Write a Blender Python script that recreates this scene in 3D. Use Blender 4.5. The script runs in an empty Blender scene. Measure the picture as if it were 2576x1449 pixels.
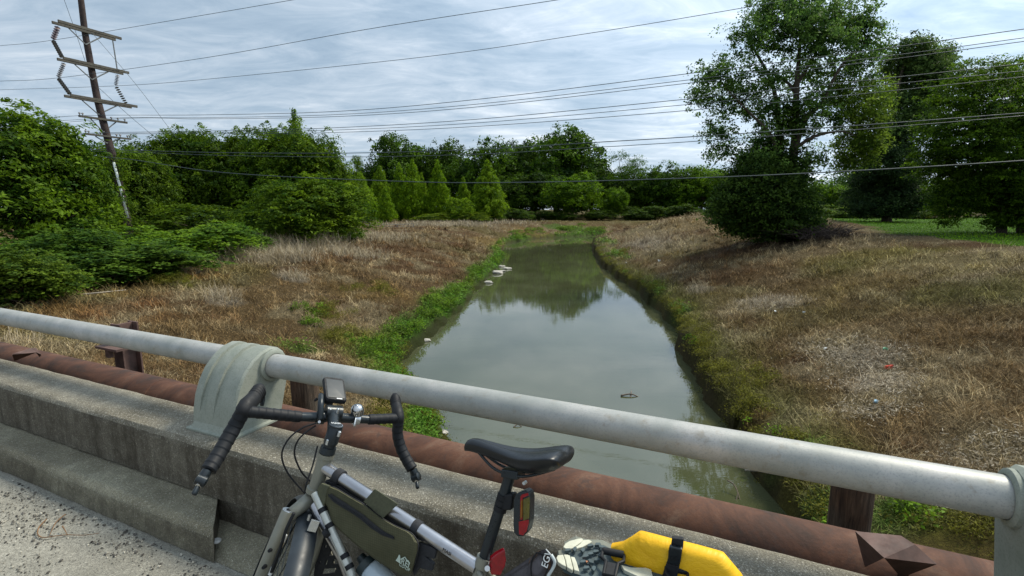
import bpy, bmesh, math, random
import numpy as np
from mathutils import Vector, Matrix
C = bpy.context.scene
R = math.radians
# ------------------------------------------------------------------ camera
H = 1.55; F = 505.0; PITCH = 9.2
cam_d = bpy.data.cameras.new('camera'); cam = bpy.data.objects.new('camera', cam_d)
C.collection.objects.link(cam); C.camera = cam
cam_d.sensor_width = 36; cam_d.lens = F/1024*36; cam_d.clip_end = 3000; cam_d.clip_start = .05
cam.location = (0, 0, H); cam.rotation_euler = (R(90-PITCH), 0, 0)
# ------------------------------------------------------------------ world, sun, exposure
SUN_EL, SUN_AZ = 52, 62      # azimuth measured clockwise from +Y (view direction)
w = bpy.data.worlds.new('World'); C.world = w; w.use_nodes = True
nt = w.node_tree; nt.nodes.clear()
def wn(t, **k):
    n_ = nt.nodes.new(t)
    for a, b in k.items(): setattr(n_, a, b)
    return n_
out = wn('ShaderNodeOutputWorld'); bg = wn('ShaderNodeBackground'); nt.links.new(bg.outputs[0], out.inputs[0])
sky = wn('ShaderNodeTexSky', sky_type='NISHITA', sun_disc=False, sun_elevation=R(SUN_EL), sun_rotation=R(SUN_AZ))
sky.air_density = 1.0; sky.dust_density = 1.0
tc = wn('ShaderNodeTexCoord'); sep = wn('ShaderNodeSeparateXYZ'); nt.links.new(tc.outputs['Generated'], sep.inputs[0])
def wm(op, a, b=None, c=None, clamp=False):
    m = wn('ShaderNodeMath', operation=op); m.use_clamp = clamp
    for i, v_ in enumerate((a, b, c)):
        if v_ is None: continue
        if isinstance(v_, (int, float)): m.inputs[i].default_value = v_
        else: nt.links.new(v_, m.inputs[i])
    return m.outputs[0]
zz = wm('ADD', wm('MAXIMUM', sep.outputs[2], 0.0), 0.10)
px_ = wm('DIVIDE', sep.outputs[0], zz); py_ = wm('DIVIDE', sep.outputs[1], zz)
comb = wn('ShaderNodeCombineXYZ'); nt.links.new(px_, comb.inputs[0]); nt.links.new(py_, comb.inputs[1])
def noise(scale, detail, rough, dist, rot, sc):
    mp = wn('ShaderNodeMapping'); mp.inputs['Rotation'].default_value = (0, 0, R(rot)); mp.inputs['Scale'].default_value = sc
    nt.links.new(comb.outputs[0], mp.inputs[0])
    n_ = wn('ShaderNodeTexNoise'); n_.inputs['Scale'].default_value = scale; n_.inputs['Detail'].default_value = detail
    n_.inputs['Roughness'].default_value = rough; n_.inputs['Distortion'].default_value = dist
    nt.links.new(mp.outputs[0], n_.inputs[0]); return n_.outputs[0]
n1 = noise(0.8, 10, .60, .7, 14, (.8, 1.15, 1)); n2 = noise(2.6, 9, .66, 1.2, 24, (.75, 1.5, 1)); n3 = noise(.16, 4, .5, .2, 0, (1, 1, 1))
dens = wm('ADD', wm('MULTIPLY', n1, .55), wm('ADD', wm('MULTIPLY', n2, .38), wm('MULTIPLY', n3, .42)))   # mean about .64
# glow of the veiled sun: towards the right and up
sd = Vector((math.sin(R(SUN_AZ))*math.cos(R(SUN_EL)), math.cos(R(SUN_AZ))*math.cos(R(SUN_EL)), math.sin(R(SUN_EL))))
dot = wn('ShaderNodeVectorMath', operation='DOT_PRODUCT'); nt.links.new(tc.outputs['Generated'], dot.inputs[0]); dot.inputs[1].default_value = sd
glow = wm('POWER', wm('MAXIMUM', dot.outputs['Value'], 0.0), 3.0)
ramp = wn('ShaderNodeValToRGB'); nt.links.new(dens, ramp.inputs[0])
cr = ramp.color_ramp; cr.elements[0].position = .50; cr.elements[0].color = (.235, .325, .425, 1)
cr.elements[1].position = .82; cr.elements[1].color = (.66, .71, .76, 1)
e = cr.elements.new(.60); e.color = (.315, .405, .500, 1)
e = cr.elements.new(.69); e.color = (.42, .50, .585, 1)
scl = wn('ShaderNodeVectorMath', operation='SCALE'); nt.links.new(ramp.outputs[0], scl.inputs[0])
nt.links.new(wm('ADD', wm('MULTIPLY', glow, 10.0), 6.2), scl.inputs['Scale'])
mix = wn('ShaderNodeMix', data_type='RGBA'); mix.inputs[0].default_value = .95
nt.links.new(sky.outputs[0], mix.inputs[6]); nt.links.new(scl.outputs[0], mix.inputs[7])
nt.links.new(mix.outputs[2], bg.inputs[0]); bg.inputs[1].default_value = .138
sun_d = bpy.data.lights.new('sun', 'SUN'); sun_d.energy = 2.9; sun_d.angle = R(14); sun_d.color = (1, .92, .76)
sun = bpy.data.objects.new('sun', sun_d); C.collection.objects.link(sun)
sun.rotation_euler = (-sd).to_track_quat('-Z', 'Y').to_euler()
C.view_settings.view_transform = 'Standard'; C.view_settings.look = 'None'; C.view_settings.gamma = 1
C.view_settings.exposure = 0.62
C.cycles.max_bounces = 6; C.cycles.diffuse_bounces = 3; C.cycles.glossy_bounces = 3; C.cycles.transmission_bounces = 4
C.cycles.transparent_max_bounces = 6; C.cycles.caustics_reflective = False; C.cycles.caustics_refractive = False

# ------------------------------------------------------------------ helpers
_p = R(PITCH); FW = Vector((0, math.cos(_p), -math.sin(_p))); UP = Vector((0, math.sin(_p), math.cos(_p)))
K = 1024/2576
def ray(x, y): return FW*F + Vector((1, 0, 0))*(x*K-512) + UP*(288-y*K)      # x, y measured on a 2576 px wide print
def at(x, y, Y):
    d = ray(x, y); k = Y/d.y; return d*k + Vector((0, 0, H))
def atz(x, y, z):
    d = ray(x, y); k = (z-H)/d.z; return d*k + Vector((0, 0, H))
V = Vector((-.91001196, .41458199, 0)); N = Vector((.41458199, .91001196, 0)); Z3 = Vector((0, 0, 1))   # along the bridge, across it
def br(t, u, z): return V*t + N*u + Z3*z
def atu(x, y, u):
    d = ray(x, y); k = u/d.dot(N); return d*k + Vector((0, 0, H))
def link(o): C.collection.objects.link(o); return o
def tag(o, label=None, cat=None, group=None, kind=None):
    if label: o['label'] = label
    if cat: o['category'] = cat
    if group: o['group'] = group
    if kind: o['kind'] = kind
    return o
def empty(name, loc, label, cat, group=None):
    o = bpy.data.objects.new(name, None); link(o); o.location = loc; o.empty_display_size = .1
    o['woff'] = tuple(loc); tag(o, label, cat, group); return o
class MB:
    def __init__(s): s.v = []; s.f = []; s.m = []
    def add(s, vs, fs):
        b = len(s.v); s.v += [Vector(q) for q in vs]; s.f += [[b+i for i in f] for f in fs]; return s
    def prism(s, poly, d):      # polygon (3D points) pushed along vector d
        n_ = len(poly); d = Vector(d)
        s.add([Vector(q) for q in poly]+[Vector(q)+d for q in poly],
              [list(range(n_))[::-1], list(range(n_, 2*n_))]+[[i, (i+1) % n_, n_+(i+1) % n_, n_+i] for i in range(n_)]); return s
    def box(s, c, a, b, d):     # centre and three half vectors
        c, a, b, d = map(Vector, (c, a, b, d))
        s.prism([c-a-b-d, c+a-b-d, c+a+b-d, c-a+b-d], 2*d); return s
    def loft(s, rings, cap=True, closed=True):
        n_ = len(rings[0]); b = len(s.v)
        for r_ in rings: s.v += [Vector(q) for q in r_]
        for j in range(len(rings)-1):
            for i in range(n_ if closed else n_-1):
                k = (i+1) % n_
                s.f.append([b+j*n_+i, b+j*n_+k, b+(j+1)*n_+k, b+(j+1)*n_+i])
        if cap:
            s.f.append([b+i for i in range(n_)][::-1]); s.f.append([b+(len(rings)-1)*n_+i for i in range(n_)])
        return s
    def tube(s, pts, r, seg=12, cap=True, flat=1.0):
        pts = [Vector(q) for q in pts]
        rs = r if isinstance(r, (list, tuple)) else [r]*len(pts)
        ref = None; rings = []
        for i, q in enumerate(pts):
            a = pts[max(i-1, 0)]; c = pts[min(i+1, len(pts)-1)]; t_ = (c-a)
            t_ = t_.normalized() if t_.length > 1e-9 else Vector((0, 0, 1))
            if ref is None:
                ref = t_.orthogonal().normalized() if abs(t_.z) > .98 else Vector((0, 0, 1))
            x_ = (ref - t_*ref.dot(t_)).normalized(); y_ = t_.cross(x_); ref = x_
            rings.append([q + x_*math.cos(2*math.pi*k/seg)*rs[i] + y_*math.sin(2*math.pi*k/seg)*rs[i]*flat for k in range(seg)])
        return s.loft(rings, cap)
    def ball(s, c, r, seg=12, rings=8, sc=(1, 1, 1)):
        c = Vector(c); rr = []
        for j in range(1, rings):
            a = math.pi*j/rings
            rr.append([c+Vector((math.sin(a)*math.cos(2*math.pi*k/seg)*r*sc[0], math.sin(a)*math.sin(2*math.pi*k/seg)*r*sc[1], math.cos(a)*r*sc[2])) for k in range(seg)])
        return s.loft(rr, True)
    def build(s, name, mat, parent=None, smooth=False, bevel=0, subsurf=0, auto=None):
        if parent is not None: off = Vector(parent['woff'])
        else:
            xs = [q.x for q in s.v]; ys = [q.y for q in s.v]; zs = [q.z for q in s.v]
            off = Vector(((min(xs)+max(xs))/2, (min(ys)+max(ys))/2, min(zs)))
        me = bpy.data.meshes.new(name); me.from_pydata([tuple(q-off) for q in s.v], [], s.f); me.update()
        if smooth: me.polygons.foreach_set('use_smooth', [True]*len(me.polygons))
        o = link(bpy.data.objects.new(name, me)); me.materials.append(mat)
        bm = bmesh.new(); bm.from_mesh(me); bmesh.ops.recalc_face_normals(bm, faces=bm.faces); bm.to_mesh(me); bm.free()
        if parent is None: o.location = off
        else: o.parent = parent
        o['woff'] = tuple(off)
        if auto: me.set_sharp_from_angle(angle=R(auto))
        if bevel:
            m = o.modifiers.new('bevel', 'BEVEL'); m.width = bevel; m.segments = 2; m.limit_method = 'ANGLE'; m.angle_limit = R(40)
        if subsurf:
            m = o.modifiers.new('sub', 'SUBSURF'); m.levels = m.render_levels = subsurf
        return o
def spline(pts, n=8):
    pts = [Vector(q) for q in pts]; res = []
    for i in range(len(pts)-1):
        p0 = pts[max(i-1, 0)]; p1 = pts[i]; p2 = pts[i+1]; p3 = pts[min(i+2, len(pts)-1)]
        for k in range(n):
            t = k/n
            res.append(.5*((2*p1)+(p2-p0)*t+(2*p0-5*p1+4*p2-p3)*t*t+(3*p1-p0-3*p2+p3)*t**3))
    res.append(pts[-1]); return res

# ------------------------------------------------------------------ materials
class M:
    def __init__(s, name):
        s.m = bpy.data.materials.new(name); s.m.use_nodes = True; s.t = s.m.node_tree
        s.b = s.t.nodes['Principled BSDF']; s.tc = None
    def n(s, t, **k):
        q = s.t.nodes.new(t)
        for a, b in k.items(): setattr(q, a, b)
        return q
    def l(s, a, b): s.t.links.new(a, b)
    def coord(s, kind='Object', scale=(1, 1, 1), rot=(0, 0, 0)):
        c = s.n('ShaderNodeTexCoord'); m = s.n('ShaderNodeMapping'); m.inputs['Scale'].default_value = scale; m.inputs['Rotation'].default_value = rot
        s.l(c.outputs[kind], m.inputs[0]); return m.outputs[0]
    def noise(s, vec, scale, detail=6, rough=.6, dist=0):
        q = s.n('ShaderNodeTexNoise'); s.l(vec, q.inputs[0]); q.inputs['Scale'].default_value = scale
        q.inputs['Detail'].default_value = detail; q.inputs['Roughness'].default_value = rough; q.inputs['Distortion'].default_value = dist
        return q.outputs[0]
    def voro(s, vec, scale, out='Distance', feat='F1'):
        q = s.n('ShaderNodeTexVoronoi', feature=feat); s.l(vec, q.inputs[0]); q.inputs['Scale'].default_value = scale; return q.outputs[out]
    def ramp(s, fac, stops):
        q = s.n('ShaderNodeValToRGB'); s.l(fac, q.inputs[0]); r_ = q.color_ramp
        while len(r_.elements) < len(stops): r_.elements.new(.5)
        for e_, (p_, c_) in zip(r_.elements, stops):
            e_.position = p_; e_.color = (c_, c_, c_, 1) if isinstance(c_, (int, float)) else (*c_, 1)
        return q.outputs[0]
    def mix(s, f, a, b, mode='MIX'):
        q = s.n('ShaderNodeMix', data_type='RGBA', blend_type=mode)
        for i, v_ in ((0, f), (6, a), (7, b)):
            if isinstance(v_, (int, float)): q.inputs[i].default_value = v_
            elif isinstance(v_, tuple): q.inputs[i].default_value = (*v_, 1)
            else: s.l(v_, q.inputs[i])
        return q.outputs[2]
    def math(s, op, a, b=0.0, clamp=False):
        q = s.n('ShaderNodeMath', operation=op); q.use_clamp = clamp
        for i, v_ in enumerate((a, b)):
            if isinstance(v_, (int, float)): q.inputs[i].default_value = v_
            else: s.l(v_, q.inputs[i])
        return q.outputs[0]
    def col(s, c):
        if isinstance(c, tuple): s.b.inputs['Base Color'].default_value = (*c, 1)
        else: s.l(c, s.b.inputs['Base Color'])
        return s
    def set(s, **k):
        for a, v_ in k.items():
            i = s.b.inputs[a.replace('_', ' ')]
            if isinstance(v_, (int, float)): i.default_value = v_
            elif isinstance(v_, tuple): i.default_value = (*v_, 1)
            else: s.l(v_, i)
        return s
    def bump(s, h, strength=.4, dist=.01):
        q = s.n('ShaderNodeBump'); q.inputs['Strength'].default_value = strength; q.inputs['Distance'].default_value = dist
        s.l(h, q.inputs['Height']); s.l(q.outputs[0], s.b.inputs['Normal']); return s
def plain(name, c, rough=.5, metal=0, var=.25, sc=30, bump=.0, spec=.5):
    m = M(name); v_ = m.coord(); n_ = m.noise(v_, sc, 5, .65)
    dk = tuple(q*(1-var) for q in c); lt = tuple(min(1, q*(1+var)) for q in c)
    m.col(m.ramp(n_, [(.3, dk), (.7, lt)])).set(Metallic=metal, Specular_IOR_Level=spec)
    m.set(Roughness=m.ramp(m.noise(v_, sc*2.3, 3), [(.3, max(.02, rough-.08)), (.7, min(1, rough+.1))]))
    if bump: m.bump(n_, bump, .002)
    return m.m
def concrete(name, base, stain, peb, sc=1.0, dark_amt=.5):
    m = M(name); v_ = m.coord()
    big = m.noise(v_, 1.3*sc, 7, .65, .4); mid = m.noise(v_, 9*sc, 7, .7, .3); fine = m.noise(v_, 150*sc, 4, .75)
    c = m.mix(m.ramp(big, [(.38, 0.0), (.68, 1.0)]), stain, base)
    c = m.mix(m.ramp(mid, [(.42, dark_amt), (.62, 0.0)]), c, tuple(q*.55 for q in stain))
    vd = m.voro(v_, 125*sc); vc = m.voro(v_, 125*sc, 'Color')
    sepc = m.n('ShaderNodeSeparateColor'); m.l(vc, sepc.inputs[0])
    pebm = m.math('MULTIPLY', m.ramp(vd, [(.36, 1.0), (.52, 0.0)]), m.ramp(sepc.outputs[0], [(.25, 0.0), (.7, 1.0)]))
    pc = m.ramp(sepc.outputs[1], [(0, tuple(q*.5 for q in peb)), (.35, tuple(q*.8 for q in peb)), (.85, peb), (1, tuple(min(1, q*1.5) for q in peb))])
    c = m.mix(m.math('MULTIPLY', pebm, .75), c, pc)
    c = m.mix(m.ramp(fine, [(.35, .35), (.6, 0.0)]), c, tuple(q*.4 for q in stain))
    c = m.mix(.8, c, m.ramp(m.noise(v_, 260*sc, 3, .8), [(.36, .45), (.5, 1.0), (.64, 1.7)]), 'MULTIPLY')
    c = m.mix(.55, c, m.ramp(m.voro(v_, 60*sc, 'Distance'), [(.1, 1.25), (.5, .75)]), 'MULTIPLY')
    m.col(c).set(Roughness=.92, Specular_IOR_Level=.25)
    h = m.math('ADD', m.math('MULTIPLY', fine, .6), m.math('ADD', m.math('MULTIPLY', mid, 1.0), m.math('MULTIPLY', pebm, .35)))
    m.bump(h, .75, .006); return m
# ------------------------------------------------------------------ terrain
CREEK = [(-.5, -40), (-.5, 3), (-.9, 7), (-1.5, 9.9), (-1.7, 10.7), (-1.9, 11.6), (-2.6, 12.7), (-3.4, 14.3), (-3.4, 16.4), (-3.0, 19.4), (-2.3, 23.9), (-2.1, 27.9),
         (-1.7, 33.4), (-1.1, 37.6), (-.6, 46.4), (-1.4, 52.5), (-.7, 65.6), (3.1, 75.4), (13.3, 83.7), (30, 88), (60, 90),
         (60, 82), (30, 79), (17, 76), (11.7, 71.0), (9.6, 60), (8.4, 50.3), (7.3, 41), (7.1, 35.4), (7.1, 27.2), (6.4, 19.1), (5.6, 15.9), (5.2, 13.6),
         (4.8, 11.3), (4.7, 10.4), (4.4, 8.5), (4.2, 7.3), (3.9, 4), (3.6, -40)]
WZ = -3.2
def hashf(ix, iy, seed):
    h = (ix.astype(np.int64)*374761393 + iy.astype(np.int64)*668265263 + seed*1442695041) & 0xffffffff
    h = ((h ^ (h >> 13))*1274126177) & 0xffffffff
    return ((h ^ (h >> 16)) & 0xffff)/65535.0
def vnoise(x, y, sc, seed, octv=3):
    tot = 0; amp = 1; nrm = 0
    for o_ in range(octv):
        X = x/sc*(2**o_); Y = y/sc*(2**o_); ix = np.floor(X); iy = np.floor(Y); fx = X-ix; fy = Y-iy
        fx = fx*fx*(3-2*fx); fy = fy*fy*(3-2*fy)
        a = hashf(ix, iy, seed+o_); b = hashf(ix+1, iy, seed+o_); c = hashf(ix, iy+1, seed+o_); d = hashf(ix+1, iy+1, seed+o_)
        tot = tot + amp*((a*(1-fx)+b*fx)*(1-fy)+(c*(1-fx)+d*fx)*fy); nrm += amp; amp *= .5
    return tot/nrm
def creek_dist(x, y):
    x = np.asarray(x, float); y = np.asarray(y, float)
    best = np.full(x.shape, 1e9); ins = np.zeros(x.shape, bool); n_ = len(CREEK)
    for i in range(n_):
        (ax, ay), (bx, by) = CREEK[i], CREEK[(i+1) % n_]
        dx, dy = bx-ax, by-ay; t = np.clip(((x-ax)*dx+(y-ay)*dy)/(dx*dx+dy*dy), 0, 1)
        best = np.minimum(best, np.hypot(x-ax-t*dx, y-ay-t*dy))
        cond = ((ay > y) != (by > y)); xi = ax+(y-ay)*dx/(dy if abs(dy) > 1e-9 else 1e-9)
        ins ^= cond & (x < xi)
    return np.where(ins, -best, best)
def sstep(a, b, x):
    t = np.clip((x-a)/(b-a), 0, 1); return t*t*(3-2*t)
def right_side(x, y):      # 1 on the right bank, 0 on the left
    mid = np.interp(y, [-40, 8, 20, 50, 72, 80], [1.5, 1.6, 2, 4, 6, 12])
    r_ = sstep(-.5, .5, x-mid)
    return np.where(y > 80, r_*(1-sstep(80, 84, y)), r_)
def height(x, y):
    x = np.asarray(x, float); y = np.asarray(y, float)
    d = creek_dist(x, y) + (vnoise(x, y, 1.4, 5)-.5)*.7; r_ = right_side(x, y)
    lump = (vnoise(x, y, 3.5, 11, 4)-.5)*.5*np.clip(d/3, 0, 1) + (vnoise(x, y, .7, 21, 2)-.5)*.13*np.clip(d, 0, 1)
    step = .16*sstep(0, .35, d)
    hl = WZ+step+1.75*sstep(-3.5, 9.5, d)*1.12-.18*1.12
    hr = WZ+step+2.85*sstep(-6, 13.5, d)*1.16-.62*1.16*.35
    crest = .55*np.exp(-((x-21)/9)**2-((y-55)/14)**2)
    rough_x = np.clip(1-np.maximum(lawn_mask(x, y), 0), 0.05, 1)
    h = np.where(d > 0, hl*(1-r_)+(np.minimum(hr, 0)+crest)*r_ + lump*rough_x, WZ-.05-np.minimum(.6, -d*.35))
    return h
def lawn_mask(x, y):
    bx = np.interp(y, [0, 13, 17, 22, 30, 40, 52, 70], [60, 24, 19.2, 20.2, 22.4, 27.8, 33, 43.5])
    return sstep(-.6, .8, x-bx+(vnoise(x, y, 2.0, 3)-.5)*2.0)*sstep(90, 80, y)
def hz(x, y): return float(height(np.array([x]), np.array([y]))[0])
def ground_at(px, py):
    d = ray(px, py); o = Vector((0, 0, H)); ks = np.geomspace(3/d.y, 250/d.y, 900)
    P_ = np.array([[o.x+d.x*k, o.y+d.y*k, o.z+d.z*k] for k in ks]); h = np.maximum(height(P_[:, 0], P_[:, 1]), WZ)
    i = int(np.argmax(P_[:, 2] <= h)) if (P_[:, 2] <= h).any() else len(ks)-1
    return Vector((P_[i, 0], P_[i, 1], max(h[i], WZ)))
PAL = {'soil': (.050, .038, .024), 'brown': (.190, .125, .052), 'red': (.145, .078, .032), 'straw': (.36, .29, .165), 'pale': (.42, .36, .27),
       'olive': (.150, .140, .035), 'green': (.075, .185, .014), 'yellow': (.23, .20, .04), 'lawn': (.085, .215, .004), 'gold': (.30, .20, .06), 'orange': (.21, .10, .03)}
# patches seen in the photograph: picked spot, radius across and along, kind, strength
PATCH = []
def patch(px, py, r1, r2, kind, s=1.0):
    g = ground_at(px, py); PATCH.append((g.x, g.y, r1, r2, kind, s))
for a in [(1110, 760, .9, 2.2, 'green', 1), (1150, 790, .5, 1.2, 'green', 1), (1030, 830, .8, 1.4, 'green', 1), (960, 880, 1.1, 1.0, 'green', .9), (930, 850, .9, 1, 'olive', .8), (1205, 690, .6, 3, 'green', .9),
          (870, 850, 1.0, .9, 'yellow', .8), (820, 800, .8, .7, 'gold', .6), (1250, 655, .5, 4, 'green', .8), (1330, 585, 4, 3, 'gold', .6), (1430, 577, 5, 3, 'green', .8),
          (960, 735, 2, 2, 'gold', .4), (1240, 610, 3, 6, 'gold', .6), (1120, 690, 2, 3, 'red', .5), (930, 690, 3, 3, 'brown', .6), (1010, 620, 5, 6, 'red', .6),
          (640, 650, 2.0, 1.6, 'pale', .9), (760, 630, 2.4, 2.2, 'pale', .8), (560, 660, 1.2, 1, 'straw', .7), (560, 760, .5, .5, 'pale', .8), (740, 700, .7, .6, 'pale', .7), (1100, 565, 8, 5, 'pale', .6), (860, 590, 4, 4, 'pale', .7),
          (430, 700, 2.0, 1.0, 'orange', .6), (350, 740, 2.0, 1.0, 'brown', .5), (250, 780, 2.2, 1.2, 'orange', .5), (560, 830, 1.5, .7, 'brown', .7), (480, 690, .5, .5, 'pale', .6), (150, 850, 1.5, .6, 'olive', .5),
          (1000, 1010, .7, .6, 'yellow', .7), (1060, 1050, .5, .7, 'green', .6), (960, 1040, .6, .6, 'gold', .5), (760, 880, .6, .4, 'green', .7),
          (1940, 760, 1.0, 1.3, 'pale', .9), (1860, 780, .9, 1.0, 'straw', .7), (1760, 725, .6, 1.0, 'pale', .7), (1640, 610, 1.6, 5, 'pale', .75), (1700, 620, 2.5, 4, 'straw', .7), (1700, 560, 6, 9, 'straw', .6), (1790, 555, 4, 8, 'gold', .35),
          (2170, 900, .7, .9, 'pale', .7), (2220, 960, .6, .7, 'pale', .6), (2100, 870, .8, .8, 'straw', .8), (2200, 1020, .6, .5, 'straw', .8), (2550, 1130, .8, .5, 'straw', .5),
          (2200, 650, 3.0, 2.2, 'yellow', .6), (2330, 680, 3.5, 2, 'yellow', .55), (2080, 680, 1.6, 1.2, 'olive', .6), (2450, 720, 2, 1.5, 'olive', .5), (2470, 640, 4, 2, 'straw', .5), (2200, 600, 5, 3, 'straw', .5), (2540, 750, 1.5, 1.5, 'olive', .5),
          (1700, 780, .4, 1.3, 'green', .8), (1640, 730, .4, 1.6, 'green', .6), (1760, 850, .5, .9, 'olive', .8), (1820, 920, .7, .8, 'olive', .9), (1860, 1000, .6, .7, 'olive', .8), (1900, 1060, .4, .4, 'orange', .5),
          (1980, 1260, .5, .4, 'yellow', .7), (2060, 1290, .7, .4, 'green', .6), (2280, 1290, .8, .5, 'green', .7), (2420, 1330, .7, .4, 'yellow', .6), (2500, 1290, .5, .4, 'olive', .6), (1990, 1130, .5, .35, 'green', .5),
          (1560, 640, .5, 4, 'green', .8), (1520, 605, .5, 6, 'green', .7), (1900, 700, 2, 3, 'red', .6), (2100, 740, 2.5, 2, 'brown', .6), (2350, 830, 2, 1.5, 'brown', .6), (2050, 600, 3.5, 3, 'soil', .8), (1850, 600, 3, 3, 'brown', .5),
          (60, 740, 2.4, 1.3, 'orange', .5), (2380, 1060, 1.2, .8, 'brown', .5)]: patch(*a)
def cover(x, y, rng=None):
    """ground cover colour at each spot"""
    x = np.asarray(x, float); y = np.asarray(y, float); d = creek_dist(x, y)
    c = lambda k: np.array(PAL[k])
    n1 = vnoise(x, y, 3.0, 31, 4); n2 = vnoise(x, y, 1.1, 41, 3); n3 = vnoise(x, y, 7.0, 51, 3)
    if rng is not None: n1 = n1+rng.normal(0, .10, x.shape); n2 = n2+rng.normal(0, .12, x.shape)
    L = lambda a, b, t: a*(1-t)[..., None]+b*t[..., None]
    col = L(np.broadcast_to(c('brown'), x.shape+(3,)), c('red'), sstep(.45, .62, n1))
    col = L(col, c('straw'), sstep(.50, .70, n2)*.8)
    col = L(col, c('olive'), sstep(.56, .70, n3)*.45)
    col = L(col, c('olive'), sstep(1.9, .4, d+(n2-.5)*1.5)*.8)
    lf = 1-right_side(x, y); col = L(col, c('green'), sstep(1.5, .3, d+(n1-.5)*1.6)*(.10+.75*lf))
    far = sstep(86, 96, y); col = L(col, c('olive'), far*.5)
    for (gx, gy, r1, r2, k, s) in PATCH:
        q = np.hypot((x-gx)/r1, (y-gy)/r2)+(n2-.5)*1.1+(n1-.5)*.6
        col = L(col, c(k), sstep(1.25, .55, q)*s)
    col = L(col, c('lawn'), lawn_mask(x, y))
    col = L(col, c('soil'), sstep(.10, .01, d)*.7)
    return col
def quad_mesh(name, verts, cols, mat, smooth=False, k=4, parent=None, loc=None):
    """verts (n, k, 3): n separate k-gons with a colour per gon"""
    n_ = verts.shape[0]; me = bpy.data.meshes.new(name)
    off = np.array(loc if loc is not None else (0, 0, 0), float)
    me.vertices.add(n_*k); me.vertices.foreach_set('co', (verts.reshape(-1, 3)-off).astype(np.float32).ravel())
    me.loops.add(n_*k); me.loops.foreach_set('vertex_index', np.arange(n_*k, dtype=np.int32))
    me.polygons.add(n_); me.polygons.foreach_set('loop_start', np.arange(0, n_*k, k, dtype=np.int32))
    me.update(calc_edges=True)
    a = me.color_attributes.new('Col', 'FLOAT_COLOR', 'POINT')
    cc = np.ones((n_, k, 4), np.float32); cc[..., :3] = cols[:, None, :] if cols.ndim == 2 else cols
    a.data.foreach_set('color', cc.ravel())
    me.materials.append(mat); o = link(bpy.data.objects.new(name, me)); o.location = tuple(off)
    return o
# ground sheet
m = M('ground'); v_ = m.coord(); at_ = m.n('ShaderNodeAttribute'); at_.attribute_name = 'Col'
f1 = m.noise(v_, 14, 8, .75, .6); f2 = m.noise(v_, 60, 4, .7)
c_ = m.mix(1.0, at_.outputs['Color'], m.ramp(f1, [(.28, .22), (.5, .75), (.72, 1.5)]), 'MULTIPLY')
c_ = m.mix(m.ramp(f2, [(.35, .7), (.6, 0.0)]), c_, (.03, .022, .013))
m.col(c_).set(Roughness=1.0, Specular_IOR_Level=.1).bump(m.math('ADD', f1, f2), 1.0, .05); MAT_GROUND = m.m
m = M('grass_blade'); at_ = m.n('ShaderNodeAttribute'); at_.attribute_name = 'Col'
m.col(at_.outputs['Color']).set(Roughness=.75, Specular_IOR_Level=.25); MAT_BLADE = m.m
ys = np.concatenate([[-120, -60, -30, -14, -6, -2, 0, 1.5], np.geomspace(3, 420, 430)])
u_ = np.linspace(-1, 1, 421); xs = np.sinh(u_*4.6)/math.sinh(4.6)*320+3
X, Y = np.meshgrid(xs, ys); ZH = height(X.ravel(), Y.ravel()).reshape(X.shape)
back = sstep(3, -1, Y); ZH = ZH*(1-back)+back*np.where(ZH > WZ, np.minimum(ZH, -.9), ZH)
# under the bridge deck the banks stay below the slab
U_ = X*N.x+Y*N.y; under = sstep(2.6, 1.6, U_); ZH = np.where(ZH > -.75, ZH*(1-under)+(-.75)*under, ZH)
nr, nc = X.shape; idx = np.arange(nr*nc).reshape(nr, nc)
fc = np.stack([idx[:-1, :-1], idx[:-1, 1:], idx[1:, 1:], idx[1:, :-1]], -1).reshape(-1, 4)
me = bpy.data.meshes.new('ground'); me.vertices.add(nr*nc); me.vertices.foreach_set('co', np.stack([X, Y, ZH], -1).astype(np.float32).ravel())
me.loops.add(fc.size); me.loops.foreach_set('vertex_index', fc.astype(np.int32).ravel())
me.polygons.add(len(fc)); me.polygons.foreach_set('loop_start', np.arange(0, fc.size, 4, dtype=np.int32)); me.update(calc_edges=True)
me.polygons.foreach_set('use_smooth', [True]*len(fc))
a_ = me.color_attributes.new('Col', 'FLOAT_COLOR', 'POINT'); cc = np.ones((nr*nc, 4), np.float32); cc[:, :3] = cover(X.ravel(), Y.ravel())*.62  # cover colour darkened throughout, standing for shade under the blades
a_.data.foreach_set('color', cc.ravel()); me.materials.append(MAT_GROUND)
tag(link(bpy.data.objects.new('ground', me)), kind='structure')
# water
m = M('creek_water'); v_ = m.coord(); nn = m.noise(v_, .35, 4, .5, .5)
m.col(m.ramp(nn, [(.35, (.050, .056, .026)), (.7, (.072, .078, .042))])).set(Roughness=.012, IOR=1.5, Specular_IOR_Level=.9)
rip = m.noise(m.coord(scale=(.6, 1.6, 1)), 2.6, 3, .5, .3); rip2 = m.noise(m.coord(scale=(.7, 2.2, 1)), 11, 2, .5)
m.bump(m.math('ADD', rip, m.math('MULTIPLY', rip2, .25)), .022, .04)
wb = MB(); wb.add([(-30, -60, WZ), (90, -60, WZ), (90, 110, WZ), (-30, 110, WZ)], [[0, 1, 2, 3]])
tag(wb.build('creek_water', m.m), kind='structure')

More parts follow.
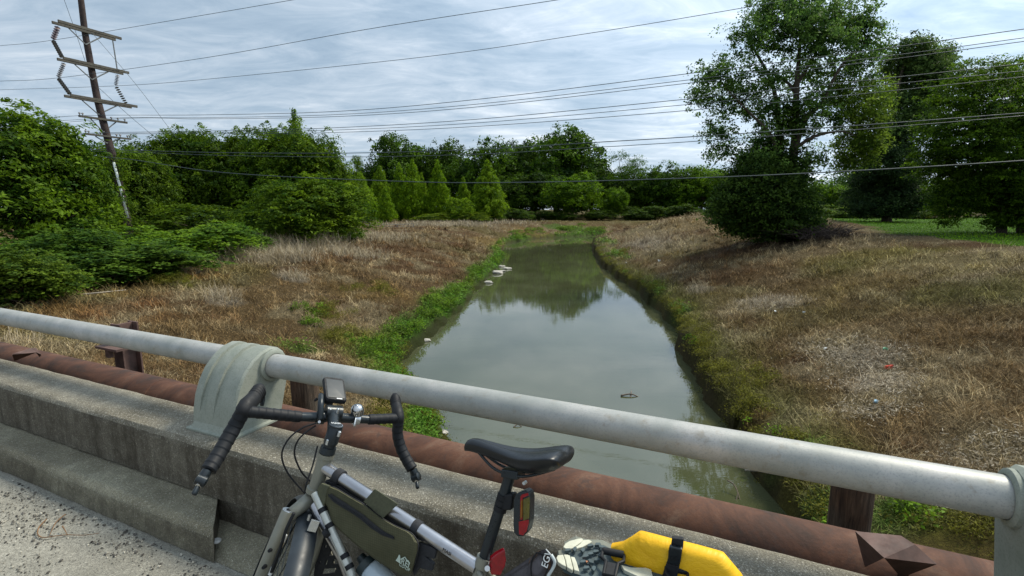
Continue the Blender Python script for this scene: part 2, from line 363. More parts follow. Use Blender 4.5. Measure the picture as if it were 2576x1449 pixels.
# ------------------------------------------------------------------ bridge
CONC = concrete('parapet_concrete', (.37, .345, .275), (.17, .152, .112), (.44, .41, .34), 1.0, .35)
CONC.n  # side faces coloured darker as shade, with stains running down them
DECKM = concrete('deck_concrete', (.38, .365, .31), (.25, .24, .20), (.22, .21, .18), 1.0, .25)
KERBM = concrete('kerb_concrete', (.38, .36, .26), (.18, .162, .112), (.34, .32, .26), 1.2, .40)
def face_shade_stain(MM, lo, hi, colr, vs):
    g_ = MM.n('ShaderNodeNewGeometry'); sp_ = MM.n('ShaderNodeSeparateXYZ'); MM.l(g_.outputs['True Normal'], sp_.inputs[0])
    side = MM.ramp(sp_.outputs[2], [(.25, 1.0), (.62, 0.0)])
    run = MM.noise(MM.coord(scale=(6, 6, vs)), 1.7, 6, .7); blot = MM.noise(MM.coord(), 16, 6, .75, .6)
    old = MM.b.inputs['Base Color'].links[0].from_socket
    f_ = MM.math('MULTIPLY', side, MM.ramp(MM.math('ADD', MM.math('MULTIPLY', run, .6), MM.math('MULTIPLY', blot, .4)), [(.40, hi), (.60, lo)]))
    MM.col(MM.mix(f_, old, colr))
face_shade_stain(CONC, .35, .92, (.042, .034, .024), .55); face_shade_stain(KERBM, .1, .75, (.060, .052, .038), 2.5)
b = MB(); b.prism([br(-40, -9, 0), br(-40, 1.52, 0), br(40, 1.52, 0), br(40, -9, 0)], (0, 0, -.35)); tag(b.build('bridge_deck', DECKM.m), kind='structure')
def long_profile(name, prof, t0, t1, mat, steps=60, wob=.004, skew=0, seed=1, **kw):
    rnd = random.Random(seed); mb = MB(); rings = []
    for i in range(steps+1):
        t = t0+(t1-t0)*i/steps
        rings.append([br(t+(skew*(q[0]-prof[-1][0]) if i == 0 else 0), q[0]+rnd.uniform(-wob, wob), q[1]+rnd.uniform(-wob, wob)*.7) for q in prof])
    mb.loft(rings); return mb.build(name, mat, **kw)
# parapet beam, standing on a recessed foot wall
pp = [(1.470, .004), (1.468, .148), (1.450, .160), (1.448, .378), (1.452, .403), (1.467, .424), (1.495, .433), (1.71, .433), (1.73, .424), (1.742, .40), (1.744, -.40), (1.54, -.40)]
par = long_profile('concrete_parapet', pp, -14, 22, CONC.m, 420, .0022, auto=35, smooth=True)
tag(par, 'low weathered concrete parapet with exposed pebbles and shaded, stained road face, below the rail', 'parapet')
kp = [(1.277, .002), (1.284, .082), (1.290, .104), (1.303, .122), (1.322, .133), (1.350, .139), (1.467, .150), (1.467, .002)]
KSKEW = 1.2
k_ = long_profile('kerb', kp, 2.245, 22, KERBM.m, 240, .003, skew=KSKEW, auto=50, smooth=True); tag(k_, kind='structure')
kp2 = [(1.285, .002), (1.30, .012), (1.34, .022), (1.42, .030), (1.468, .033), (1.468, .002)]
k_ = long_profile('kerb', kp2, -14, 2.7, KERBM.m, 160, .004, seed=4, auto=50, smooth=True); tag(k_, kind='structure')

# railing: galvanised pipe carried by cast brackets
GALV = M('galvanised_pipe'); v_ = GALV.coord(); a_ = GALV.noise(v_, 5, 6, .6, .3); f_ = GALV.noise(v_, 160, 3, .7)
c_ = GALV.ramp(a_, [(.3, (.24, .255, .235)), (.5, (.33, .335, .315)), (.7, (.43, .42, .40))])
c_ = GALV.mix(GALV.ramp(f_, [(.36, .5), (.48, 0.0)]), c_, (.20, .22, .22))
c_ = GALV.mix(GALV.ramp(GALV.noise(v_, 22, 6, .7), [(.56, 0.0), (.70, .7)]), c_, (.24, .215, .17))
GALV.col(c_).set(Roughness=.52, Metallic=.18, Specular_IOR_Level=.5).bump(f_, .18, .002)
CAST = M('cast_bracket'); v_ = CAST.coord(); a_ = CAST.noise(v_, 7, 6, .65, .4); f_ = CAST.noise(v_, 120, 3, .7)
c_ = CAST.ramp(a_, [(.3, (.20, .225, .19)), (.55, (.265, .285, .245)), (.75, (.32, .335, .30))])
c_ = CAST.mix(CAST.ramp(f_, [(.34, .45), (.5, 0.0)]), c_, (.15, .165, .13))
CAST.col(c_).set(Roughness=.72, Metallic=.1, Specular_IOR_Level=.35).bump(f_, .2, .002)
RU, RZ, RR = 1.79, .732, .061
rail = empty('bridge_railing', br(2.0, RU, .43), 'round grey galvanised pipe rail on curved cast brackets above the concrete parapet', 'railing')
b = MB(); b.tube([br(t, RU, RZ) for t in np.linspace(-14, 22, 60)], RR, 40); b.build('rail', GALV.m, rail, smooth=True, auto=40)
OUT = [(1.535, .44), (1.543, .52), (1.560, .60), (1.588, .67), (1.628, .735), (1.680, .785), (1.735, .817), (1.79, .828), (1.835, .816), (1.868, .787), (1.886, .74), (1.885, .69), (1.872, .62), (1.85, .55), (1.815, .44)]
def bracket(tc):
    mb = MB(); Wd = .142; cx, cz = 1.74, .60
    st = [-Wd, -.112, -.108, -.060, -.056, -.012, -.008, .040, .044, .092, .096, Wd]
    st = [-Wd, -.0945, -.0925, -.0515, -.0495, .0080, .0100, .0500, .0520, Wd]
    def rec(t): return .012 if (-.093 < t < -.051) or (.009 < t < .051) else 0
    rings = []
    for t in st:
        ring = []
        for j, (u, z) in enumerate(OUT):
            k = rec(t) if 2 <= j <= 8 else 0
            d = Vector((cx-u, cz-z)).normalized(); ring.append(br(tc-t, u+d.x*k, z+d.y*k))
        rings.append(ring)
    # bevelled rims towards each end
    def shrink(t, s): return [br(tc-t, cx+(u-cx)*s, cz+(z-cz)*s if z > .46 else z) for (u, z) in OUT]
    rings = [shrink(-Wd-.012, .955)]+rings+[shrink(Wd+.012, .955)]
    mb.loft(rings); mb.build('rail_bracket', CAST.m, rail, smooth=True, auto=24)
    for s in (-1, 1):                # collar lips where the pipe enters
        cb = MB(); rr = []
        for (ro, dt) in ((RR+.022, .010), (RR+.020, .024), (RR+.010, .030), (RR+.0025, .030), (RR+.0025, .012)):
            rr.append([br(tc+s*(Wd+dt), RU+ro*math.cos(q), RZ+ro*math.sin(q)) for q in np.linspace(0, 2*math.pi, 33)[:-1]])
        cb.loft(rr, cap=False)
        cb.build('collar', CAST.m, rail, smooth=True, auto=50)
    fl = MB(); fo = [(1.512, -.168), (1.521, -.176), (1.825, -.176), (1.83, -.165), (1.83, .165), (1.825, .176), (1.521, .176), (1.512, .168)]
    fl.loft([[br(tc-t*.98, u, .434) for u, t in fo], [br(tc-t*.98, u, .443) for u, t in fo], [br(tc-t*.87, u+(.012 if u < 1.65 else -.012), .449) for u, t in fo], [br(tc-t*.79, u+(.026 if u < 1.65 else -.020), .476) for u, t in fo]])
    fl.build('base_flange', CAST.m, rail, smooth=True, auto=30)
for tc in (8.82, 5.58, 2.34, -.90, -4.14): bracket(tc)

# rusty pipeline behind the parapet
RUST = M('rusty_steel'); v_ = RUST.coord(); a_ = RUST.noise(v_, 3.2, 8, .68, .8); f_ = RUST.noise(v_, 55, 5, .7); g_ = RUST.noise(RUST.coord(scale=(1, 1, .3)), 16, 5, .7)
c_ = RUST.ramp(a_, [(.34, (.026, .016, .012)), (.47, (.066, .028, .016)), (.57, (.105, .045, .025)), (.70, (.155, .092, .060))])
c_ = RUST.mix(RUST.ramp(g_, [(.55, 0.0), (.68, .65)]), c_, (.045, .032, .028))
c_ = RUST.mix(RUST.ramp(f_, [(.36, .55), (.5, 0.0)]), c_, (.07, .035, .025))
RUST.col(c_).set(Roughness=.8, Specular_IOR_Level=.35).bump(f_, .45, .003)
DRUST = plain('dark_rust', (.10, .058, .048), .8, 0, .5, 9, .5)
WOOD = M('old_wood'); v_ = WOOD.coord(scale=(14, 14, 1.2)); a_ = WOOD.noise(v_, 3.2, 7, .7, .8); q_ = WOOD.noise(WOOD.coord(), 2.5, 3)
WOOD.col(WOOD.mix(WOOD.ramp(q_, [(.4, 0.0), (.62, .8)]), WOOD.ramp(a_, [(.35, (.020, .014, .011)), (.55, (.10, .058, .035)), (.75, (.20, .125, .075))]), WOOD.ramp(a_, [(.35, (.02, .018, .015)), (.7, (.13, .115, .09))])))
WOOD.set(Roughness=.9, Specular_IOR_Level=.2).bump(a_, .9, .01)
PU, PZ, PR = 2.30, .053, .16
b = MB(); b.tube([br(t, PU, PZ) for t in np.linspace(-16, 26, 70)], PR, 44)
for t in (-2.1, 4.05, 10.1): b.tube([br(t-.009, PU, PZ), br(t-.004, PU, PZ), br(t+.004, PU, PZ), br(t+.009, PU, PZ)], [PR-.002, PR+.004, PR+.004, PR-.002], 44)
pl_ = b.build('pipeline', RUST.m, smooth=True, auto=40)
tag(pl_, 'long thick rust brown steel pipe running alongside the bridge behind the parapet', 'pipe')
def near_cap(tc, label, ps):
    e_ = empty('pipe_pile', br(tc, 1.97, -3.4), label, 'pile', 'short piles with rusty folded caps in front of the pipeline')
    pb = MB(); pb.tube([br(tc, 1.95, -3.4), br(tc, 1.95, .19)], [.17, .15], 14); pb.build('pile', WOOD.m, e_, smooth=True, auto=40)
    cb = MB(); t5 = [Vector(q) for q in ps['top']]; l2 = [Vector(q) for q in ps['low']]
    # folded plate: the top face and the two flaps hanging from its front edges
    vs = t5+l2; cb.add(vs, [[0, 1, 2, 3, 4], [0, 4, 5], [4, 3, 6]])
    o = cb.build('pile_cap', DRUST, e_); s_ = o.modifiers.new('thick', 'SOLIDIFY'); s_.thickness = .008; s_.offset = 0
def zp(x, y, z): return atz(x, y, z)
def q4(x, y): return ((x/2.3+2400)/1.3665, (y/2.3+1400)/1.3665)
capR = dict(top=[zp(*q4(1245, 980), .33), zp(*q4(1600, 1020), .33), zp(*q4(1710, 1090), .32), zp(*q4(1880, 1235), .27), zp(*q4(1470, 1190), .31)],
            low=[zp(*q4(1325, 1262), .17), zp(*q4(1600, 1340), .14)])
near_cap(-.60, 'short dark pile under a rusty folded plate cap, in the lower right corner', capR)
def q1(x, y): return ((x/2.415)/1.3665, (y/2.415+1000)/1.3665)
capL = dict(top=[zp(*q1(100, 525), .36), zp(*q1(255, 478), .36), zp(*q1(300, 476), .36), zp(*q1(340, 525), .30), zp(*q1(300, 512), .34)],
            low=[zp(*q1(118, 580), .22), zp(*q1(330, 548), .26)])
near_cap(5.55, 'short pile under a rusty folded plate cap, at the far left', capL)
def far_post(px, wpx, top, label, kind, lean=0, u=2.78):
    c0 = atu(px, 1000 if kind != 'r' else 1270, u); t = c0.dot(V); z = -3.6
    e_ = empty('pipe_post', br(t, u, z), label, 'post', 'posts standing behind the pipeline')
    mb = MB()
    if kind == 'steel':
        for du in (-.075, .075): mb.box(br(t, u+du, (z+top)/2), V*.075, N*.008, Z3*(top-z)/2)
        mb.box(br(t, u, (z+top)/2), V*.006, N*.066, Z3*((top-z)/2-.003)); mb.build('steel_post', DRUST, e_, bevel=.002)
        pb = MB(); pb.box(br(t-.05, u-.16, .235), V*.17, N*.05, Z3*.012); pb.box(br(t-.05, u-.18, .185), V*.03, N*.02, Z3*.036); pb.build('bracket_plate', DRUST, e_, bevel=.002)
    else:
        pts = [br(t+lean*(1-k), u, z+(top-z)*k) for k in np.linspace(0, 1, 9)]
        mb.tube(pts, wpx, 12); mb.build('wooden_post', WOOD.m, e_, smooth=True, auto=50)
far_post(336, .12, .44, 'rusty steel post with a small plate behind the pipe, at the left', 'steel')
far_post(768, .105, .27, 'reddish wooden post behind the pipe, beside the rail bracket and the bicycle computer', 'wood', -.1)
far_post(2140, .092, .27, 'thick grey and brown wooden post behind the pipe, at the right', 'r', 0)
# ------------------------------------------------------------------ vegetation
def leafmat(name, trans=.35, rough=.5):
    m = M(name); a_ = m.n('ShaderNodeAttribute'); a_.attribute_name = 'Col'; oi = m.n('ShaderNodeObjectInfo')
    c = m.mix(1.0, a_.outputs['Color'], oi.outputs['Color'], 'MULTIPLY')
    m.col(c).set(Roughness=rough, Specular_IOR_Level=.14)
    tr = m.n('ShaderNodeBsdfTranslucent'); m.l(c, tr.inputs[0]); ms = m.n('ShaderNodeMixShader'); ms.inputs[0].default_value = trans
    o_ = m.t.nodes['Material Output']; m.l(m.b.outputs[0], ms.inputs[1]); m.l(tr.outputs[0], ms.inputs[2]); m.l(ms.outputs[0], o_.inputs[0]); return m.m
LEAF = leafmat('leaf', .46, .6)
m = M('bark'); v_ = m.coord(scale=(5, 5, 1)); a_ = m.noise(v_, 4, 7, .7, .5)
m.col(m.ramp(a_, [(.35, (.035, .028, .02)), (.6, (.11, .09, .07)), (.8, (.19, .165, .13))])).set(Roughness=.95, Specular_IOR_Level=.15).bump(a_, .8, .03); BARK = m.m
TWIG = plain('dead_twig', (.13, .10, .075), .9, 0, .5, 6)
def foliage(rng, lobes, nclump, nleaf, rc, leaf, dark=(.030, .076, .006), lite=(.145, .235, .010), flat=.6, fill=.45, droop=.25, low=-.55, asp=.55, up=.5, huevar=.5, rag=.07):
    L = np.array(lobes, float); w_ = (L[:, 3]*L[:, 4]*L[:, 5])**(2/3); w_ /= w_.sum()
    li = rng.choice(len(L), nclump, p=w_); d = rng.normal(size=(nclump*3, 3)); d /= np.linalg.norm(d, axis=1)[:, None]
    d = d[d[:, 2] > low][:nclump]; li = li[:len(d)]; n_ = len(d)
    s = 1-(1-fill)*rng.random(n_)**1.7; s *= 1+rng.normal(0, rag, n_)
    cc = L[li, :3]+d*L[li, 3:6]*s[:, None]
    ci = np.repeat(np.arange(n_), nleaf); m_ = len(ci)
    rcl = rc*(.6+.8*rng.random(n_))
    off = rng.normal(size=(m_, 3))*.55; off[:, 2] *= flat
    P_ = cc[ci]+off*rcl[ci][:, None]; P_[:, 2] -= droop*rcl[ci]*(off[:, 0]**2+off[:, 1]**2)
    nr_ = d[ci]*.5+rng.normal(size=(m_, 3))*.55; nr_[:, 2] += up; nr_ /= np.linalg.norm(nr_, axis=1)[:, None]
    a = np.cross(nr_, rng.normal(size=(m_, 3))); a /= np.linalg.norm(a, axis=1)[:, None]+1e-9; b = np.cross(nr_, a)
    sz = leaf*(.65+.7*rng.random(m_)); a = a*(sz/2)[:, None]; b = b*(sz/2*asp)[:, None]
    bend = nr_*(sz*.12)[:, None]
    Vt = np.stack([P_-a-bend, P_+b, P_+a-bend, P_-b], 1)
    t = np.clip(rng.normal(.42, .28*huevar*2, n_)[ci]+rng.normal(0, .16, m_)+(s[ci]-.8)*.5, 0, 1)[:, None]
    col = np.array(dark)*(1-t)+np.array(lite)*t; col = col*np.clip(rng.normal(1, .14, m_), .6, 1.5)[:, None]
    return Vt, col
def limbs(mb, rng, base, targets, r0, fork=.35, seg=7):
    base = Vector(base)
    for q in targets:
        q = Vector(q); mid = base.lerp(q, .5)+Vector((rng.normal(0, .05), rng.normal(0, .05), .06))*(q-base).length
        pts = spline([base, mid, q], 5); mb.tube(pts, list(np.linspace(r0, r0*.18, len(pts))), seg)
def lobes_round(rng, n_, zc=.6, rz=.40, rr=.5):
    res = [(0, 0, zc, rr*.62, rr*.62, rz*.72)]
    for i in range(n_):
        a = 2*math.pi*i/n_*1.618*2+rng.uniform(-.3, .3); h = rng.uniform(-.75, 1); k = math.sqrt(max(.05, 1-h*h*.9))
        r_ = rng.uniform(.17, .26)*2*rr
        res.append((math.cos(a)*k*(rr-r_*.75), math.sin(a)*k*(rr-r_*.75), zc+h*(rz-r_*.55), r_, r_, r_*.85))
    return res
def proto(seed, kind):
    rng = np.random.default_rng(seed); tb = MB()
    if kind == 'broad':       # far woodland tree, unit height
        lb = lobes_round(rng, 16, .50, .49, .5); vt, cl = foliage(rng, lb, 900, 28, .052, .030, dark=(.016, .046, .005), lite=(.105, .195, .010), fill=.62, low=-.9, huevar=.75)
        tb.tube([(0, 0, -.03), (.01, 0, .3), (0, .01, .62)], [.028, .022, .01], 7); limbs(tb, rng, (0, 0, .3), [Vector(q[:3]) for q in lb[1:8]], .012)
    elif kind == 'cone':
        lb = []
        for i in range(26):
            h = i/25; a = i*2.4; r_ = .5*(1-h)**.8*(.35+.65*min(1, (h+.02)/.18))
            lb.append((math.cos(a)*r_*.45, math.sin(a)*r_*.45, .10+h*.86, r_*.62+.03, r_*.62+.03, .075))
        vt, cl = foliage(rng, lb, 1300, 22, .042, .028, fill=.7, low=-.9, droop=.6, asp=.5)
        tb.tube([(0, 0, -.03), (0, 0, .9)], [.03, .006], 7)
    elif kind == 'feather':
        lb = [(rng.uniform(-.3, .3), rng.uniform(-.3, .3), rng.uniform(.45, .9), .17, .17, .10) for i in range(16)]
        vt, cl = foliage(rng, lb, 420, 22, .07, .024, flat=.3, fill=.5, droop=.1, asp=.35)
        tb.tube([(0, 0, -.03), (.01, 0, .6)], [.028, .012], 7); limbs(tb, rng, (0, 0, .3), [Vector(q[:3]) for q in lb], .012)
    elif kind == 'near':      # leafy trees of the left bank, drooping sprays
        lb = lobes_round(rng, 16, .54, .46, .5); vt, cl = foliage(rng, lb, 1050, 40, .066, .031, fill=.55, flat=.26, droop=.7, low=-.75, up=.8, asp=.42, huevar=.85, rag=.24)
        tb.tube([(0, 0, -.05), (.02, 0, .3), (0, .01, .7)], [.022, .018, .008], 8); limbs(tb, rng, (0, 0, .22), [Vector(q[:3]) for q in lb[1:12]], .010)
    elif kind == 'bush':      # mound of leaves down to the ground
        lb = [(rng.uniform(-.32, .32), rng.uniform(-.32, .32), rng.uniform(.25, .62), rng.uniform(.16, .27), rng.uniform(.16, .27), rng.uniform(.2, .36)) for i in range(14)]
        vt, cl = foliage(rng, lb, 900, 30, .062, .036, fill=.65, flat=.5, droop=.4, low=-.85, up=.6, huevar=.7)
        for i in range(9): tb.tube([(rng.uniform(-.1, .1), rng.uniform(-.1, .1), -.05), (rng.uniform(-.2, .2), rng.uniform(-.2, .2), .3), (rng.uniform(-.35, .35), rng.uniform(-.35, .35), .6)], [.012, .009, .004], 5)
    elif kind == 'vine':      # low sprawling vine mass, unit footprint
        lb = [(rng.uniform(-.38, .38), rng.uniform(-.38, .38), rng.uniform(.15, .60), rng.uniform(.14, .24), rng.uniform(.14, .24), rng.uniform(.16, .34)) for i in range(18)]
        vt, cl = foliage(rng, lb, 1100, 26, .06, .034, dark=(.035, .085, .012), lite=(.12, .21, .02), fill=.7, flat=.4, droop=.6, low=-.6, up=.75, asp=.6, huevar=.8, rag=.2)
        for i in range(12): tb.tube([(rng.uniform(-.3, .3), rng.uniform(-.3, .3), -.06), (rng.uniform(-.4, .4), rng.uniform(-.4, .4), .25), (rng.uniform(-.45, .45), rng.uniform(-.45, .45), .4)], [.010, .008, .003], 5)
    return vt, cl, tb
PROTO = {}
def plant(kind, var, px, top, Yd, wpx, tint, name, label, cat, group=None, rot=None, part=None, hscale=1.0):
    key = (kind, var); seed = (sum(map(ord, kind))*31+var*7) % 9999
    p_ = at(px, top, Yd); gz = hz(p_.x, Yd); hh = (p_.z-gz)*hscale; wd = wpx*Yd/1250*(1.18 if kind == 'broad' else 1.0)
    root = empty(name, (p_.x, Yd, gz-.05), label, cat, group)
    if key not in PROTO:
        vt, cl, tb = proto(seed, kind); fake = {'woff': (0, 0, 0)}
        crown = quad_mesh('crown', vt, cl, LEAF); z0 = bpy.data.objects.new('z', None); z0['woff'] = (0, 0, 0)
        tr = tb.build('trunk', BARK, z0, smooth=True); bpy.data.objects.remove(z0); PROTO[key] = (crown, tr); a, b_ = crown, tr
    else:
        a = PROTO[key][0].copy(); b_ = PROTO[key][1].copy(); link(a); link(b_)
    names = {'bush': ('foliage', 'stems'), 'vine': ('foliage', 'stems')}.get(kind, ('crown', 'trunk'))
    a.name, b_.name = names
    for q in (a, b_): q.parent = root; q.location = (0, 0, 0)
    a.color = (*tint, 1)
    root.scale = (wd, wd*.9, hh); root.rotation_euler = (0, 0, (seed*px*.37) % 6.28 if rot is None else rot)
    return root
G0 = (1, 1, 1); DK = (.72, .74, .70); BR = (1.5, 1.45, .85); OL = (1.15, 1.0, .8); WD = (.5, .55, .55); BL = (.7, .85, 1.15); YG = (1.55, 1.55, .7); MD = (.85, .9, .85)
GW = 'trees of the wood across the field'; GC = 'bright green conical trees in front of the wood'; GL = 'leafy trees crowding the left bank'; GB = 'bushes and vines on the left bank'
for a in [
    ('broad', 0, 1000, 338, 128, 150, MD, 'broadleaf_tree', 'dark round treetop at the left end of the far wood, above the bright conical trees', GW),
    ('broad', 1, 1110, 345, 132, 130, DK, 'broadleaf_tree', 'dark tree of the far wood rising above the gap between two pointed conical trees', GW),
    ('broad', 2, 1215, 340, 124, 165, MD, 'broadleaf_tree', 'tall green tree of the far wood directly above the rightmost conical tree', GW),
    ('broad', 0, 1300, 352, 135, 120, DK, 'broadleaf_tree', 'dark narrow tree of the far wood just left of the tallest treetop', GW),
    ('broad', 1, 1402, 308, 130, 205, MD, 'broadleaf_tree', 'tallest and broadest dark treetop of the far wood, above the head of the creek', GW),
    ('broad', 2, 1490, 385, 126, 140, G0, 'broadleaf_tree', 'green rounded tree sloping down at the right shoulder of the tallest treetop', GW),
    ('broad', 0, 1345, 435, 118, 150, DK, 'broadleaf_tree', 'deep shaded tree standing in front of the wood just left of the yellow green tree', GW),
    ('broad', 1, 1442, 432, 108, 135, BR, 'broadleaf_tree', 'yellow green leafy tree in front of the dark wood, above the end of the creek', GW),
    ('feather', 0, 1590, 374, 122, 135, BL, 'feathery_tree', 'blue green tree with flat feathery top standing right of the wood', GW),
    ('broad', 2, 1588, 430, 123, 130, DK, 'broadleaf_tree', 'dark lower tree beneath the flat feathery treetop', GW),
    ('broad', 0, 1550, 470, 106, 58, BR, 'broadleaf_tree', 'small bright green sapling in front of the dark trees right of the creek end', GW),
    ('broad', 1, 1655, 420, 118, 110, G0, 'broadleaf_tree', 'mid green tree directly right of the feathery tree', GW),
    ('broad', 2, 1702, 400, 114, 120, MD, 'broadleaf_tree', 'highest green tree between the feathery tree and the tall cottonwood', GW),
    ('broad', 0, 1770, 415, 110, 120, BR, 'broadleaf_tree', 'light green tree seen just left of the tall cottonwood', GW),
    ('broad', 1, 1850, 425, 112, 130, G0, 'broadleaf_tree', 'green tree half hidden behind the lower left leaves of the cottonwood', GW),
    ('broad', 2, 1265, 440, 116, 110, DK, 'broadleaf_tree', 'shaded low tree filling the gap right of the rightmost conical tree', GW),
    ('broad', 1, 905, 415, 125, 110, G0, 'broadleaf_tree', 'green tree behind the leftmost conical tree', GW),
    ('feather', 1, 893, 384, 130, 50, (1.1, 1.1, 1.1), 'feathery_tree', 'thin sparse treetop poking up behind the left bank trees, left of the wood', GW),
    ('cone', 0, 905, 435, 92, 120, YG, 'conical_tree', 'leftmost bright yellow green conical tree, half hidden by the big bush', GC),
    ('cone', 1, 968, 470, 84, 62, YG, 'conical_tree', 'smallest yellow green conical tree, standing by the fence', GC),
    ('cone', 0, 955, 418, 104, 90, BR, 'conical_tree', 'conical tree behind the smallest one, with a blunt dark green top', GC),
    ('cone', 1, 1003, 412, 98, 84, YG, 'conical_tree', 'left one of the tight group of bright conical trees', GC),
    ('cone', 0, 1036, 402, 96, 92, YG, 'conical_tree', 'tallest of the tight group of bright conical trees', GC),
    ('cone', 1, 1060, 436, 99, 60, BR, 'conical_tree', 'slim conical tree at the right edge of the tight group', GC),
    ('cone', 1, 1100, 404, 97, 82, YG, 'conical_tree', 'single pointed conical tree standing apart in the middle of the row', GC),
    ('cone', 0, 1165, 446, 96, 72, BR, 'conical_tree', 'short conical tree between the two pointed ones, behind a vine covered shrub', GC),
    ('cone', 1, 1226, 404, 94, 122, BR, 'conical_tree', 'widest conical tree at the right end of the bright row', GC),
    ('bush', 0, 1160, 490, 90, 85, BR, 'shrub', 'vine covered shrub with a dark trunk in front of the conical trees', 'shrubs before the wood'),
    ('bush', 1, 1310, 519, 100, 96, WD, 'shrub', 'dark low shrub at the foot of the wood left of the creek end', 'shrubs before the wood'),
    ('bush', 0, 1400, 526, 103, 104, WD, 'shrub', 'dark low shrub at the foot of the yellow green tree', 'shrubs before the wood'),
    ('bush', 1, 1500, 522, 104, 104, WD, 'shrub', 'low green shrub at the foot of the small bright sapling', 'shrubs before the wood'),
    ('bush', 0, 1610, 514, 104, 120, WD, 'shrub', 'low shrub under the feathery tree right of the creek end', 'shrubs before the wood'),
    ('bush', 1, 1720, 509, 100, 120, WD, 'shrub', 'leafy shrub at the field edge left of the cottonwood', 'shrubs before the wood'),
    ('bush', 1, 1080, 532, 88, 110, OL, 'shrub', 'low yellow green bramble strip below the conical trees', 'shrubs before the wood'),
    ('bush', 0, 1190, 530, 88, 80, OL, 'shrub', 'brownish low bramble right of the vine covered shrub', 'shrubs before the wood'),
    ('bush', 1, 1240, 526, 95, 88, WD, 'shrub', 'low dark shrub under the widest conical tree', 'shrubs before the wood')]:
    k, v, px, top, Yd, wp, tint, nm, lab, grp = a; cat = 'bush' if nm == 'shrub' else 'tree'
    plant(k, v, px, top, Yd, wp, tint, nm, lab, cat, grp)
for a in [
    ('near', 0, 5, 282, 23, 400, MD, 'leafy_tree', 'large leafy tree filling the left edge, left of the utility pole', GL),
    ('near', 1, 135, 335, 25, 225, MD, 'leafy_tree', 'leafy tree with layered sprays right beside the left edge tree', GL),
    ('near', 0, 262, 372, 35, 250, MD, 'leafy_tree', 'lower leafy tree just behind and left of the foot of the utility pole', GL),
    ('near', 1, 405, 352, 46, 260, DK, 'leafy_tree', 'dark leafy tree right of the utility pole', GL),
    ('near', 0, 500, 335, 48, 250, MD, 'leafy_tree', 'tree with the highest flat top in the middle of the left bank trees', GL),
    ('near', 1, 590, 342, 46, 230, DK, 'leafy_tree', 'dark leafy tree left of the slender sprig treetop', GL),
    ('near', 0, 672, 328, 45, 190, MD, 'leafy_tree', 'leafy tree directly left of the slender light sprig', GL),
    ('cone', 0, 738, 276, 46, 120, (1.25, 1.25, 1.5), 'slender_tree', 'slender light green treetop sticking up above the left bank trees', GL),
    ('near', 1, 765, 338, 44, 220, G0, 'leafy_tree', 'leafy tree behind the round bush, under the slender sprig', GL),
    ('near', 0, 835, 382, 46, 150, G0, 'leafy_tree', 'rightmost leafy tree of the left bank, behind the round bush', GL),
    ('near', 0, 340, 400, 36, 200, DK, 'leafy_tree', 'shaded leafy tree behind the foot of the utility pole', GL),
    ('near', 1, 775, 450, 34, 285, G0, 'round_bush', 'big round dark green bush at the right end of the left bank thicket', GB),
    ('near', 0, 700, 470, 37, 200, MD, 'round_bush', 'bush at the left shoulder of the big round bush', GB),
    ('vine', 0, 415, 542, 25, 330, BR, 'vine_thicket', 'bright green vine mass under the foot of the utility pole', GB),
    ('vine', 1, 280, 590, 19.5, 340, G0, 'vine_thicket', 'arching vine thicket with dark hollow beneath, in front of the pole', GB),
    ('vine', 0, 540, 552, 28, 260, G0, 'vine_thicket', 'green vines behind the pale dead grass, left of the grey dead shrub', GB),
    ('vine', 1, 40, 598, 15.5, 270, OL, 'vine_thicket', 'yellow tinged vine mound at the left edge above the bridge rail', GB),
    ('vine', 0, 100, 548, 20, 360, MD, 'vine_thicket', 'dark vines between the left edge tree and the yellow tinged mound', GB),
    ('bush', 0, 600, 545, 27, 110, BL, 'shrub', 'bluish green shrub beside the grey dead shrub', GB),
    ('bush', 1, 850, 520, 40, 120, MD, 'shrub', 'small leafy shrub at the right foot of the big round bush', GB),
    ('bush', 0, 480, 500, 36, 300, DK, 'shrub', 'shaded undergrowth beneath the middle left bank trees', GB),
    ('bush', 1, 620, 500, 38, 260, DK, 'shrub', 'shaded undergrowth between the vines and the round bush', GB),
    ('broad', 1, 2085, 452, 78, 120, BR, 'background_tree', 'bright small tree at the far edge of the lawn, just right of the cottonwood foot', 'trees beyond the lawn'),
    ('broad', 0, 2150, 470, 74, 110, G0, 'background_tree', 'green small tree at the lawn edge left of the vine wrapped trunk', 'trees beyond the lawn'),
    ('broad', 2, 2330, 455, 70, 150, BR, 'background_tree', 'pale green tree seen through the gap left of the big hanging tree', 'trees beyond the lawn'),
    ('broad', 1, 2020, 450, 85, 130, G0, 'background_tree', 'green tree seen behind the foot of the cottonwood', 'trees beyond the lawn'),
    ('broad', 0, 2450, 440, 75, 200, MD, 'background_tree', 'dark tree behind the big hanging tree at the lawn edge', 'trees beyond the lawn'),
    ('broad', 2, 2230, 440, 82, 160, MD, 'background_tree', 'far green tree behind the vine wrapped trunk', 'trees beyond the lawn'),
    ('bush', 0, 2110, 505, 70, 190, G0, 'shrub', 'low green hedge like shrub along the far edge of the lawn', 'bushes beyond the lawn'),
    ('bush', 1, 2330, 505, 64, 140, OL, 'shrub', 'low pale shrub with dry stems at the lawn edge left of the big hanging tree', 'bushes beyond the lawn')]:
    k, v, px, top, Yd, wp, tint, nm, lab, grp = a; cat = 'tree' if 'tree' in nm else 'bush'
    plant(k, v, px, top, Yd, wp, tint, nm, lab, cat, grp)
rng = np.random.default_rng(71); L = []
for i in range(150):
    q = at(rng.uniform(820, 2700), rng.uniform(440, 530), rng.uniform(140, 165)); L.append((q.x, q.y, q.z, rng.uniform(3, 6), rng.uniform(3, 5), rng.uniform(2.5, 4.5)))
